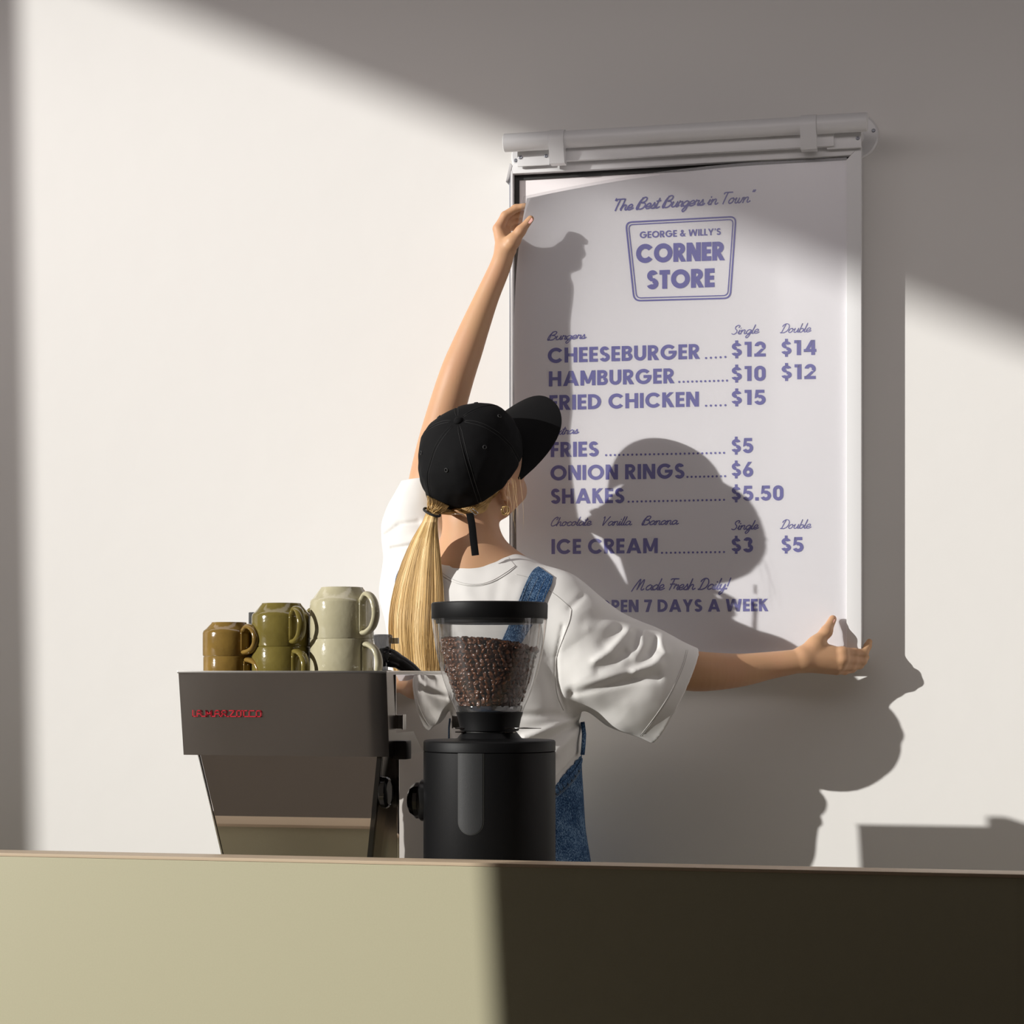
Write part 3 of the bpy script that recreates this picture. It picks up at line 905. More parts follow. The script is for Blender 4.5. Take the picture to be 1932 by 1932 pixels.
line_print('lettering', [(bold, 'HAMBURGER', 1035.5, 729, 1272, 723, 28.3), (dots, 1281.5, 720.5, 1371.5, 718, 12), (bold, '$10', 1380, 719, 1444.5, 718.5, 28.3, dict(gap=.16)), (bold, '$12', 1474, 716, 1539, 715, 28.3, dict(gap=.16))])
line_print('lettering', [(bold, 'FRIED CHICKEN', 1036.5, 774, 1318.5, 767, 28.3), (dots, 1332, 765.5, 1368.5, 764.5, 5), (bold, '$15', 1380, 764, 1444.5, 763.5, 28.3, dict(gap=.16))])
line_print('lettering', [(script, 'Extras', 1038, 821, 1091, 817.5, 16, dict(pen=1.7))])
line_print('lettering', [(bold, 'FRIES', 1039, 862.5, 1129.5, 861, 28.3), (dots, 1143.5, 858.8, 1366, 854.4, 28), (bold, '$5', 1380, 855, 1421, 854.5, 28.3, dict(gap=.12))])
line_print('lettering', [(bold, 'ONION RINGS', 1038.5, 906.5, 1291.5, 902.5, 28.3), (dots, 1297, 899.8, 1368, 898.4, 10), (bold, '$6', 1380, 900, 1421, 899.5, 28.3, dict(gap=.12))])
line_print('lettering', [(bold, 'SHAKES', 1039, 950.5, 1178, 949, 28.3), (dots, 1186, 946.5, 1366, 943, 23), (bold, '$5.50', 1380, 945, 1478, 944, 28.3, dict(gap=.12))])
line_print('lettering', [(script, 'Chocolate', 1038, 992.5, 1116, 991, 16.5, dict(pen=1.7)), (script, 'Vanilla', 1134, 991.5, 1191, 990.5, 16.5, dict(pen=1.7)), (script, 'Banana', 1211, 990.5, 1279, 989, 16.5, dict(pen=1.9))])
line_print('lettering', [(script, 'Single', 1380, 999.5, 1431, 998, 17, dict(pen=1.9)), (script, 'Double', 1472, 997.5, 1530, 996.5, 17, dict(pen=1.5))])
line_print('lettering', [(bold, 'ICE CREAM', 1040.5, 1045.5, 1241, 1043.5, 28.3), (dots, 1249, 1043, 1366, 1041.5, 15), (bold, '$3', 1380, 1042, 1421, 1042, 28.3, dict(gap=.12)), (bold, '$5', 1474, 1041.5, 1516, 1041.5, 28.3, dict(gap=.12))])
line_print('lettering', [(script, 'Made Fresh Daily!', 1194, 1113.5, 1376, 1111.5, 21, dict(pen=2.2))])
line_print('lettering', [(bold, 'OPEN 7 DAYS A WEEK', 1127, 1155.5, 1449, 1153.2, 23.6, dict(t=.23, gap=.10))])

# ------------------------------------------------------------------ espresso machine
YM = -1.28                                        # its back, turned to the bar front
def PM(px, py, y=YM): return P(px, py, y)
ztop = PM(530, 1265.5).z
zmid = PM(530, 1426).z
XRm, XLm = PM(729, 1300).x, PM(337, 1300).x
mach = thing('espresso_machine', 'polished steel espresso machine with red lettering, cups on its top', 'coffee machine', ((XLm + XRm) / 2, -1.03, ZW))
YB = -0.76
# upper housing: sides lean in a little towards the bottom
tlc, trc = Vector((XLm, YM, ztop)), Vector((XRm, YM, ztop))
blc, brc = Vector((PM(345, 1426).x, YM + 0.004, zmid)), Vector((PM(733, 1426).x, YM + 0.004, zmid))
hb = MB()
zt2 = ztop - 0.0035
hb.hexa([blc, brc, Vector((trc.x, YM, zt2)), Vector((tlc.x, YM, zt2)),
         Vector((blc.x, YB, zmid)), Vector((XRm + .001, YB, zmid)), Vector((XRm, YB, zt2)), Vector((tlc.x, YB, zt2))], 0.0)
# open the top for the cup tray
up = obj('upper_housing', hb.v, [f for f in hb.f if not all(abs(hb.v[i].z - zt2) < 1e-5 for i in f)], M_BRUSH, mach)
# gently bowed rear skin, as pressed steel is
nv, nu = 24, 60
v, f = [], []
for j in range(nv + 1):
    for i in range(nu + 1):
        a, b_ = i / nu, j / nv
        p = (blc * (1 - a) + brc * a) * (1 - b_) + (Vector((tlc.x, YM, zt2)) * (1 - a) + Vector((trc.x, YM, zt2)) * a) * b_
        bow = 0.0022 * (1 - (1 - min(1, a / 0.22)) ** 2) * min(1, (1 - a) / 0.08) ** .5 + 0.0006 * math.sin(a * 9) * b_ * math.sin(3.1 * b_)
        v.append(p + Vector((0, -0.0008 - bow, 0)))
for j in range(nv):
    for i in range(nu):
        q = j * (nu + 1) + i
        f.append((q, q + 1, q + nu + 2, q + nu + 1))
obj('rear_skin', v, f, M_BRUSH, mach, True)
ed = MB()
ed.box((XLm - 0.001, YM - 0.004, zt2 - 0.0005), (XRm + 0.0015, YM + 0.008, ztop), 0.001)
ed.box((XLm - 0.001, YM + 0.008, zt2 - 0.0005), (XLm + 0.010, YB, ztop), 0.001)
ed.box((XRm - 0.010, YM + 0.008, zt2 - 0.0005), (XRm + 0.0015, YB, ztop), 0.001)
ed.box((XLm - 0.001, YB - 0.008, zt2 - 0.0005), (XRm + 0.0015, YB + 0.002, ztop), 0.001)
ed.obj('top_rim', M_EDGE, mach, True, 30)
ZT = 1.2 - 33.0 * 3.46 / FPX                       # floor of the cup tray
MB().box((XLm + 0.003, YM + 0.003, ZT - 0.004), (XRm - 0.003, YB - 0.003, ZT)).obj('cup_tray', M_BRUSH, mach)
# lower body: a mirror panel that narrows to the base
l0, l1_, l2_, l3 = PM(373, 1427, YM + .012), PM(721, 1430, YM + .012), None, None
zb2 = ZW + 0.012
zr = PM(413, 1620, YM + .03).z
kx = (PM(413, 1620, YM + .012).x - l0.x) / (l0.z - zr)
kx2 = (PM(697, 1625, YM + .012).x - l1_.x) / (l1_.z - PM(697, 1625, YM + .012).z)
H_ = zmid - zb2
bl, br_ = Vector((l0.x + kx * H_, YM + .032, zb2)), Vector((l1_.x + kx2 * H_, YM + .032, zb2))
tl_, tr_ = Vector((l0.x, YM + .012, zmid)), Vector((l1_.x, YM + .012, zmid))
far = lambda p, y: Vector((p.x, y, p.z))
MB().hexa([bl + Vector((0, .004, 0)), br_ + Vector((0, .004, 0)), tr_ + Vector((0, .004, 0)), tl_ + Vector((0, .004, 0)), far(bl, YB - .03), far(br_, YB - .03), far(tr_, YB - .03), far(tl_, YB - .03)], 0.0).obj('lower_body', M_BRUSH, mach)
def inset(p, dx): return p + Vector((dx, 0, 0))
MB().hexa([inset(bl, .004), inset(br_, -.008), inset(tr_, -.008), inset(tl_, .004)] + [q + Vector((0, .0035, 0)) for q in (inset(bl, .004), inset(br_, -.008), inset(tr_, -.008), inset(tl_, .004))], 0.0006).obj('mirror_panel', M_STEEL, mach)
MB().hexa([inset(br_, -.008) - Vector((0, .002, 0)), br_ - Vector((0, .002, 0)), tr_ - Vector((0, .002, 0)), inset(tr_, -.008) - Vector((0, .002, 0))] +
          [q + Vector((0, .008, 0)) for q in (inset(br_, -.008), br_, tr_, inset(tr_, -.008))], 0.001).obj('edge_strip', M_GLOSS, mach)
MB().hexa([bl - Vector((0, .001, 0)), inset(bl, .003) - Vector((0, .001, 0)), inset(tl_, .003) - Vector((0, .001, 0)), tl_ - Vector((0, .001, 0))] +
          [q + Vector((0, .008, 0)) for q in (bl, inset(bl, .003), inset(tl_, .003), tl_)], 0.0008).obj('edge_strip', M_EDGE, mach)
# right flank, seen at a slant
xs = XRm + 0.0025
zs1 = ztop - 0.006
MB().box((XRm - 0.001, YM + 0.045, zmid + 0.004), (xs, YB + 0.001, zs1), 0.0015).obj('side_panel', M_STEEL, mach, True, 30)
MB().box((PM(560, 1500).x, YM + 0.075, ZW + 0.010), (XRm - 0.002, YB - 0.004, zmid - 0.001), 0.001).obj('chassis', M_BRUSH, mach, True, 30)
MB().box((XRm - 0.004, YM + 0.070, ZW + 0.012), (XRm + 0.0005, YB - 0.002, zmid), 0.001).obj('side_panel', M_STEEL, mach, True, 30)
for y0 in (YM + 0.055, YB - 0.055):
    c = MB()
    zc = P(735, 1362, y0).z
    c.box((xs, y0, zc - 0.011), (xs + 0.010, y0 + 0.006, zc + 0.011), 0.001)
    c.box((xs + 0.0095, y0 - 0.010, zc - 0.012), (xs + 0.0115, y0 + 0.008, zc + 0.012), 0.0007)
    c.obj('bracket', M_EDGE, mach, True, 30)
zk = P(750, 1413, YM + .06).z
MB().box((xs - 0.001, YM + 0.035, zk - 0.016), (xs + 0.020, YM + 0.065, zk + 0.014), 0.003).obj('switch_block', M_BLACK, mach, True, 30)
kc = P(719, 1495, YM + .035)
MB().lathe((kc.x - 0.006, YM + .035, kc.z), [(0, 0), (.010, 0), (.010, .006), (.022, .007), (.0255, .010), (.0255, .017), (.0225, .020), (.020, .0205), (.019, .0195), (0, .0195)], 40, 'X').obj('steam_knob', M_GLOSS, mach, True, 35)
for x in (bl.x + .03, br_.x - .03):
    for y in (YM + .10, YB - .07):
        MB().lathe((x, y, ZW), [(0, 0), (.014, 0), (.016, .004), (.013, .02), (0, .02)], 20).obj('foot', M_BLACK, mach, True, 40)

# red enamel lettering, strokes joined along the foot as on the badge
LOGO = [  # word drawn as polylines, unit height, x in units
    (0.0, [[(0, 1), (.02, 0), (.55, 0)]]), (.85, [[(.05, 0), (.05, .75), (.2, 1), (.75, 1), (.85, .75), (.85, .02), (2.0, 0)], [(.05, .45), (.85, .45)]]),
    (2.75, [[(0, 0), (.0, 1), (.55, .3), (1.1, 1), (1.1, 0), (1.7, 0)], [(.08, 0), (.08, .9)], [(1.02, 0), (1.02, .9)]]),
    (4.6, [[(0, 0), (0, .75), (.2, 1), (.8, 1), (.95, .75), (.95, 0), (1.4, 0)], [(0, .45), (.95, .45)]]),
    (6.05, [[(0, 0), (0, 1), (.8, 1), (.95, .8), (.95, .6), (.8, .45), (0, .45)], [(.45, .45), (.95, 0), (1.6, 0)]]),
    (7.6, [[(0, 1), (1.0, 1), (.05, .0), (1.6, 0)]]),
    (9.15, [[(0, 0), (0, 1), (.85, 1), (.85, 0)], [(.0, 0), (.85, 0)]]),
    (9.95, [[(0, 1), (1.25, 1)], [(.65, 1), (.65, 0), (1.8, 0)]]),
    (11.7, [[(1.0, 1), (.15, 1), (0, .85), (0, 0), (1.6, 0)]]),
    (13.2, [[(0, 0), (0, .8), (.2, 1), (.75, 1), (.95, .8), (.95, 0), (0, 0)]]),
]
lg = MB()
X0, X1, Yb, Ht = 363.5, 492.5, 1351.5, 11.0
for off, sts in LOGO:
    for st in sts:
        pts = [PM(X0 + (off + a) * (X1 - X0) / 14.2, Yb + 0.6 * (off / 14) - b_ * Ht, YM - 0.0035) for a, b_ in st]
        for p, q in zip(pts, pts[1:]):
            d = (q - p); L = d.length
            if L < 1e-6: continue
            d /= L; n = Vector((d.z, 0, -d.x)) * 0.0008
            p2, q2 = p - d * 0.0008, q + d * 0.0008
            A = [p2 - n, q2 - n, q2 + n, p2 + n]
            lg.hexa([x for x in A] + [x + Vector((0, 0.0006, 0)) for x in A])
o = lg.obj('lettering', M_RED, mach)
o['label'] = 'red raised lettering'

# ------------------------------------------------------------------ cups
def cup_proto(name, mt, R, H, label, group):
    """upright cup, foot down, rim up, handle towards +x"""
    root = thing(name, label, 'cup', (0, 0, 0), group)
    Rf, hs = R * 0.67, H * 0.24
    prof = [(0, .003), (Rf - .004, .003), (Rf - .003, 0), (Rf - .0005, .0005), (Rf, .002), (R - .005, hs - .002), (R - .0012, hs + .001), (R, hs + .005), (R, H - .002), (R - .001, H),
            (R - .003, H - .0006), (R - .0045, H - .003), (R - .0045, hs + .007), (Rf - .002, .009), (0, .007)]
    MB().lathe((0, 0, 0), prof, 64).obj('body', mt, root, True, 38)
    hm = MB()
    zt_, zlow = H * 0.89, H * 0.16
    ctr = [(R - .002, zt_), (R + .010, zt_ - .001), (R + .025, zt_ - H * .13), (R + .032, H * .52), (R + .025, zlow + H * .10), (R + .010, zlow - .001), (R - .0005, zlow + H * .10)]
    pts = spline(ctr, 7)
    hm.tube([Vector((x, 0, z)) for x, z in pts], [(.0078, .0046)] * len(pts), n=14, flat=(0, 1, 0))
    # inner leg of the loop pressed on the wall
    hm.tube([Vector((R + .0005, 0, z)) for z in np.linspace(zt_ - .002, zlow + H * .08, 6)], [(.0085, .002)] * 6, n=12, flat=(0, 1, 0))
    hm.obj('handle', mt, root, True)
    return root
def cup_copy(proto, name_label, group):
    r = proto.copy(); COL.objects.link(r)
    r['label'] = name_label
    for ch in proto.children:
        c = ch.copy(); COL.objects.link(c); c.parent = r
    ORG[r] = Vector((0, 0, 0))
    return r
def place_cup(r, x, y, z, up, az, H):
    r.location = (x, y, z + (0 if up else H))
    r.rotation_euler = (0, 0, math.radians(az)) if up else (math.pi, 0, math.radians(az))
CG = 'stoneware cups stacked on the machine'
YC = -1.16
def pxr(pw, y, px):     # pixel width to metres at this depth
    return (P(px + pw / 2, 1200, y) - P(px - pw / 2, 1200, y)).length
specs = [('brown', M_BROWN, 432, 46.5, 60.5, 'small ochre brown glazed cup'), ('olive', M_OLIVE, 531, 53.0, 78.0, 'mid sized olive green glazed cup'), ('cream', M_CREAM, 645, 57.5, 93.0, 'large pale cream glazed cup')]
for nm, mt, cx, rp, hp, txt in specs:
    R = pxr(rp * 2, YC, cx) / 2
    c = P(cx, 1270, YC)
    Hc = hp * pxr(100, YC, cx) / 100
    lowz = ZT
    up_ = cup_proto('coffee_cup', mt, R, Hc, txt + ', upright at the bottom of its pair', CG)
    az = dict(brown=-33, olive=-47, cream=-32)[nm]
    place_cup(up_, c.x + (0.001 if nm == 'brown' else 0), YC, lowz + .0002, True, az + 5, Hc)
    inv = cup_copy(up_, txt + ', upside down on the one below', CG)
    place_cup(inv, c.x, YC, lowz + Hc + .0004, False, az, Hc)
# a second olive pair behind, only the handles show
R = pxr(100, YC, 531) / 2; Hc = 80 * pxr(100, YC, 531) / 100
c = P(533, 1270, YC + 0.135)
bk = cup_proto('coffee_cup', M_OLIVE, R, Hc, 'olive cup of the back row, upright behind the olive pair, handle right', CG)
place_cup(bk, c.x, YC + 0.135, ZT + .0002, True, -6, Hc)
bk2 = cup_copy(bk, 'olive cup of the back row, upside down on another, dark handle beside the cream cup', CG)
place_cup(bk2, c.x, YC + 0.135, ZT + Hc + .0004, False, -6, Hc)
# dark steel jug corner peeping out between the brown and olive cups
jc = P(480, 1200, -0.99)
jug = thing('tamper_stand', 'dark upright metal block half hidden between the brown and olive cups', 'stand', (jc.x, -0.98, ZT))
jz = P(480, 1155, -1.0).z
MB().box((jc.x - 0.0075, -1.0, ZT + .0002), (jc.x + 0.03, -0.95, jz), 0.002).obj('block', M_BLACK, jug, True, 30)
MB().box((jc.x - 0.009, -1.002, ZT + .0002), (jc.x + 0.032, -0.948, ZT + .004), 0.001).obj('base', M_BLACK, jug, True, 30)

# portafilter lying at the right end of the cup tray
pfy = -0.98
pf = thing('portafilter', 'upturned portafilter with clear spout and black handle beside the cream cups', 'portafilter', (P(725, 1260, pfy).x, pfy, ZT))
pc = P(716, 1240, pfy)
MB().lathe((pc.x, pfy, ZT), [(0, 0), (.030, 0), (.033, .004), (.033, .026), (.030, .031), (.018, .034), (.0, .034)], 40).obj('basket', M_BLACK, pf, True, 40)
z1_, z2_ = P(716, 1232, pfy).z, P(716, 1197, pfy).z
MB().lathe((pc.x + .006, pfy, 0), [(0.0, ZT + .034), (.009, ZT + .034), (.010, z1_), (.013, z1_ + .004), (.0155, z2_ - .012), (.017, z2_ - .006), (.017, z2_ - .002), (.014, z2_), (0, z2_)], 12).obj('spout', M_SMOKE, pf, True, 30)
MB().box((pc.x + .022, pfy - .004, z2_ - .016), (pc.x + .034, pfy + .004, z2_ - .006), .001).obj('spout_tab', M_SMOKE, pf)
hp_ = [P(716, 1236, pfy), P(732, 1240, pfy + .01), P(752, 1248, pfy + .02), P(772, 1262, pfy + .03), P(785, 1275, pfy + .035)]
hp_ = [Vector(q) for q in spline([npv(q) for q in hp_], 6)]
MB().tube(hp_, [.012 + .004 * math.sin(min(1, k / 12) * 3.0) for k in range(len(hp_))], n=20).obj('handle', M_BLACK, pf, True, 50)
MB().tube(hp_[4:6], .0175, n=20).obj('collar', M_GLOSS, pf, True, 50)

# ------------------------------------------------------------------ grinder
YG = -1.19
gc = P(923.5, 1500, YG)
sc = pxr(100, YG, 923) / 100.0                 # metres per pixel there
gx = gc.x
def gz(py): return P(923, py, YG).z
zg0 = ZW
gr = thing('coffee_grinder', 'black coffee grinder with a clear bean hopper on top, standing right of the machine', 'grinder', (gx, YG, ZW))
Rb = 121 * sc
zt3 = gz(1396)
zs3 = gz(1417)
MB().lathe((gx, YG, 0), [(0, ZW + .006), (Rb - .006, ZW + .006), (Rb - .002, ZW + .010), (Rb, ZW + .014), (Rb, zs3 - .0008), (Rb - .0012, zs3 - .0002), (0, zs3)], 96).obj('body', M_GRIND, gr, True, 40)
MB().lathe((gx, YG, 0), [(0, zs3), (Rb - .0012, zs3 + .0002), (Rb, zs3 + .001), (Rb, zt3 - .003), (Rb - .001, zt3 - .001), (Rb - .003, zt3), (60 * sc + .012, zt3 + .0006), (59 * sc, zt3 + .003), (54 * sc, gz(1386)), (50 * sc, gz(1381)), (0, gz(1381))], 96).obj('body_cap', M_GRIND, gr, True, 40)
MB().lathe((gx, YG, 0), [(0, ZW), (Rb - .012, ZW), (Rb - .010, ZW + .006), (0, ZW + .006)], 48).obj('foot_ring', M_BLACK, gr, True, 40)
# long rounded inlay on the front
view = math.atan2(-1.0, 0)                       # towards the bar front
aslot = math.radians(-90) + math.atan2(0.676 - gx, 3.27) * 1.0 - math.asin(min(1, 33.5 * sc / Rb))
hw = 21.5 * sc
def slot(w, r, ztop_, zlow_, n=14):
    v, f = [], []
    rows = [(ztop_, w)]
    zc_ = zlow_ + w
    for k in range(1, 7): rows.append((ztop_ + (zc_ - ztop_) * k / 6, w))
    for k in range(1, 9):
        a = math.pi / 2 * k / 8
        rows.append((zc_ - w * math.sin(a), w * math.cos(a) + 1e-5))
    for z, ww in rows:
        for i in range(n + 1):
            a = aslot + (2 * i / n - 1) * ww / Rb
            v.append(Vector((gx + r * math.cos(a), YG + r * math.sin(a), z)))
    for j in range(len(rows) - 1):
        for i in range(n):
            a = j * (n + 1) + i
            f.append((a, a + n + 1, a + n + 2, a + 1))
    return v, f
v, f = slot(hw + .0026, Rb + .0003, zs3, gz(1567))
obj('inlay_gap', v, [q[::-1] for q in f], M_GASKET, gr, True)
v, f = slot(hw, Rb + .0007, zs3, gz(1565))
obj('inlay', v, [q[::-1] for q in f], M_SLOT, gr, True)
# collar between body and hopper
zc1, zc0 = gz(1343), gz(1379)
MB().lathe((gx, YG, 0), [(0, zc0), (52 * sc, zc0), (54 * sc, zc0 + .001), (55.5 * sc, gz(1368)), (58 * sc, gz(1355)), (61.5 * sc, zc1 - .001), (60 * sc, zc1), (0, zc1)], 72).obj('hopper_collar', M_GRIND, gr, True, 40)
MB().lathe((gx, YG, 0), [(0, zc0 - .002), (49 * sc, zc0 - .002), (49 * sc, zc0 + .001), (0, zc0 + .001)], 48).obj('collar_gap', M_GASKET, gr)
for s_, py in ((-1, 1373.5), (-1, 1380.5), (1, 1373), (1, 1380.5)):
    z = gz(py)
    MB().box((gx + s_ * 46 * sc - .007, YG - 32 * sc - .008, z - .0008), (gx + s_ * 46 * sc + .007, YG - 32 * sc + .008, z + .0008)).obj('pin', M_CHROME, gr)
MB().tube([Vector((gx + 40 * sc, YG - .03, gz(1373))), Vector((gx + 72 * sc, YG - .028, gz(1372.4))), Vector((gx + 104 * sc, YG - .028, gz(1372.8)))], [.0008, .0012, .0005], n=8).obj('needle_lever', M_EDGE, gr, True)
# hopper: outer and inner clear walls
outp = [(61, 1343), (65, 1333), (73, 1314), (84, 1284), (93, 1250), (100, 1215), (104, 1185), (106, 1166)]
outp = [tuple(q) for q in spline(outp, 4)]
inp = [(max(0.0, r - 10 - 3 * (1330 - min(1330, y)) / 160.0 * 0), y) for r, y in outp if y < 1330]
MB().lathe((gx, YG, 0), [(r * sc, gz(y)) for r, y in outp], 96).obj('hopper_wall', M_HOPPER, gr, True)
hin = MB().lathe((gx, YG, 0), [(0.004, gz(1331))] + [(r * sc, gz(y)) for r, y in inp], 96).obj('hopper_liner', M_HOPPER, gr, True)
MB().lathe((gx, YG, 0), [(0, gz(1342)), (59 * sc, gz(1342)), (61 * sc, gz(1334)), (60 * sc, gz(1331)), (0, gz(1331))], 72).obj('hopper_base', M_SMOKE, gr, True, 40)
MB().lathe((gx, YG, 0), [(0, gz(1136)), (104 * sc, gz(1137)), (106.5 * sc, gz(1139)), (107 * sc, gz(1142)), (106.3 * sc, gz(1167)), (105 * sc, gz(1169)), (99 * sc, gz(1169)), (98 * sc, gz(1176)), (96 * sc, gz(1177)), (0, gz(1174))], 96).obj('hopper_lid', M_GRIND, gr, True, 40)
kz = gz(1511)
kn = MB().lathe((gx - Rb - 27.5 * sc, YG - 0.01, kz), [(0, 0), (20 * sc, 0), (27 * sc, 4 * sc), (33 * sc, 12 * sc), (34 * sc, 14 * sc), (34 * sc, 30 * sc), (0, 30 * sc)], 14, 'X').obj('dial_knob', M_GLOSS, gr, True, 20)
MB().lathe((gx - Rb - 5 * sc, YG - 0.01, kz), [(0, 0), (37 * sc, 0), (38.5 * sc, 2 * sc), (38.5 * sc, 9 * sc), (34 * sc, 22 * sc), (0, 22 * sc)], 48, 'X').obj('knob_flange', M_BLACK, gr, True, 30)

# ---- coffee beans
def rad_in(py):
    for (r0, y0), (r1, y1) in zip(inp, inp[1:]):
        if y1 <= py <= y0: return (r0 + (r1 - r0) * (y0 - py) / (y0 - y1)) * sc
    return inp[0][0] * sc
bm = bmesh.new()
bmesh.ops.create_uvsphere(bm, u_segments=10, v_segments=7, radius=1.0)
for v_ in bm.verts:
    x, y, z = v_.co
    crease = math.exp(-(y / 0.22) ** 2) * 0.42 if z > 0 else 0
    v_.co = Vector((x * .0060, y * .0042, (max(z, -0.9) * (.0027 if z > 0 else .0030) - crease * .004 * max(0, z))))
me_bean = bpy.data.meshes.new('coffee_bean')
bm.to_mesh(me_bean); bm.free()
me_bean.polygons.foreach_set('use_smooth', [True] * len(me_bean.polygons))
me_bean.materials.append(M_BEAN)
rnd = random.Random(5)
slots_b = []
py = 1328.0
row = 0
while py > 1203:
    rr = rad_in(py) - 0.0036
    z = gz(py)
    n = int(2 * math.pi * rr / (.0086))
    for k in range(n):
        a = 2 * math.pi * (k + 0.5 * (row % 2)) / n + rnd.uniform(-.2, .2) / n
        x, y = gx + rr * math.cos(a), YG + rr * math.sin(a)
        top = 1209 + 15 * max(0.0, (x - gx + 0.02) / (90 * sc)) ** 1.3 * (1 if x > gx - .02 else 0) + rnd.uniform(-1.5, 1.5)
        if py < top: continue
        slots_b.append((math.sin(a), Vector((x, y, z + rnd.uniform(-.0012, .0012))), Vector((math.cos(a), math.sin(a), 0))))
    py -= 8.2
    row += 1
for k in range(300):                                   # beans lying on the top of the heap
    a, r_ = rnd.uniform(0, 2 * math.pi), math.sqrt(rnd.random()) * 88 * sc
    x, y = gx + r_ * math.cos(a), YG + r_ * math.sin(a)
    tp = 1207 + 15 * max(0.0, (x - gx + 0.02) / (90 * sc)) ** 1.3 * (1 if x > gx - .02 else 0)
    slots_b.append((math.sin(a) * r_ / (90 * sc) + .35, Vector((x, y, gz(tp) + rnd.uniform(-.002, .001))), Vector((rnd.uniform(-.4, .4), -.3, 1)).normalized()))
slots_b.sort(key=lambda q: q[0])
def bean_matrix(p, nrm):
    n = (nrm + Vector((rnd.uniform(-.9, .9), rnd.uniform(-.9, .9), rnd.uniform(-.9, .9)))).normalized()
    if rnd.random() < .4: n = -n
    t = n.orthogonal().normalized()
    b_ = n.cross(t)
    a = rnd.uniform(0, 6.28)
    u = t * math.cos(a) + b_ * math.sin(a)
    w_ = n.cross(u)
    s = rnd.uniform(.88, 1.12)
    M = Matrix((u * s, w_ * s, n * s)).transposed().to_4x4()
    M.translation = p
    return M
b0 = bpy.data.objects.new('coffee_bean', me_bean)
tag(b0, 'roasted brown coffee bean in the clear hopper of the black grinder', 'coffee bean', 'coffee beans in the hopper')
for k, (_, p, nrm) in enumerate(slots_b[:300]):
    o = b0 if k == 0 else b0.copy()
    COL.objects.link(o)
    o.matrix_world = bean_matrix(p, nrm)
sv, sf = [], []
bv = [v_.co.copy() for v_ in me_bean.vertices]
bf = [tuple(q.vertices) for q in me_bean.polygons]
for _, p, nrm in slots_b[300:]:
    M = bean_matrix(p, nrm)
    n = len(sv)
    sv += [M @ q for q in bv]
    sf += [tuple(i + n for i in q) for q in bf]
o = obj('coffee_beans', sv, sf, M_BEAN, None, True)
tag(o, 'the rest of the roasted coffee beans, heaped behind the front ones in the hopper', 'coffee beans', kind='stuff')
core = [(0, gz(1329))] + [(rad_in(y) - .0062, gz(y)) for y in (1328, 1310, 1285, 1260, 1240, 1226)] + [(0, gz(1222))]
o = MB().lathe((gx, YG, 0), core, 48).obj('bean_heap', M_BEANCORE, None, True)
tag(o, 'dark inside of the heap of coffee beans in the hopper', 'coffee beans', kind='stuff')

# ------------------------------------------------------------------ the person
root = thing('person', 'person seen from behind in white t-shirt, denim overalls and black cap, reaching to the poster', 'person', (W(905, 1500, .33).x, -.33, 0))
DV = FWD                                        # view-independent: a fixed direction across the room, used only to name axes
def cam_dir(x, y, z):                           # right, up, towards the bar
    return (RGT * x + UPV * y - FWD * z)
hf, hu, hr = cam_dir(.74, .60, -.30).normalized(), cam_dir(-.25, .62, .74).normalized(), None
hu = (hu - hf * hu.dot(hf)).normalized()
hr = hf.cross(hu).normalized()
HC = W(893, 872, .345)                          # centre of the skull
def H(r, f_, u):                                # head frame, metres
    return HC + (hr * r + hf * f_ + hu * u) * 1.07
AX = (hr, hf, hu)

body = []
A = body.append
# head
A(c_ell(H(0, -.008, .012), AX, (.078, .099, .088), .02))
A(c_ell(H(0, .032, -.048), AX, (.063, .066, .084), .03))
A(c_cone(H(0, .060, -.120), H(0, .068, -.117), .021, .017, .03))
for s_ in (-1, 1):
    A(c_cone(H(s_ * .054, .000, -.088), H(s_ * .016, .060, -.122), .021, .015, .03))       # jaw
    A(c_cone(H(s_ * .040, .062, -.040), H(s_ * .030, .072, -.052), .018, .014, .02))       # cheek
    A(c_cone(H(s_ * .012, .085, .006), H(s_ * .040, .074, .006), .008, .007, .012))        # brow
    A(c_cone(H(s_ * .008, .096, -.046), H(s_ * .011, .092, -.048), .006, .005, .006))      # nostril wings
    # ears: rim and lobe
    e = [H(s_ * .077, .004, -.056), H(s_ * .088, -.008, -.034), H(s_ * .092, -.006, -.010), H(s_ * .088, .010, -.004), H(s_ * .080, .018, -.022)]
    for p, q in zip(e, e[1:]):
        A(c_cone(p, q, .0050, .0045, .004))
    A(c_cone(H(s_ * .072, .006, -.032), H(s_ * .072, .008, -.046), .009, .007, .006))
    A(c_cone(H(s_ * .079, .002, -.058), H(s_ * .079, .003, -.066), .0066, .0058, .005))
A(c_cone(H(0, .088, .000), H(0, .106, -.040), .007, .0105, .010))                           # nose
A(c_cone(H(-.020, .080, -.070), H(.020, .080, -.070), .007, .007, .008))                    # lips
A(c_cone(H(-.016, .080, -.079), H(.016, .080, -.079), .0075, .0075, .008))
# neck and upper back
C7 = W(893, 1070, .375)
A(c_cone(H(0, -.030, -.045), W(893, 1062, .345), .055, .056, .03))
A(c_cone(W(893, 1050, .345), W(893, 1120, .34), .058, .075, .04))
A(c_cone(W(880, 1085, .35), W(800, 1085, .28), .045, .045, .05))
A(c_cone(W(905, 1085, .36), W(1050, 1128, .345), .040, .040, .05))
A(c_cone(W(905, 1150, .32), W(905, 1400, .29), .105, .090, .06, n=(0, 1, 0), fl=1.25))
A(c_cone(W(865, 1150, .33), W(945, 1150, .33), .10, .10, .06, n=(0, 1, 0), fl=1.2))
A(c_cone(W(880, 1500, .27), W(935, 1500, .27), .10, .10, .06, n=(0, 1, 0), fl=1.15))
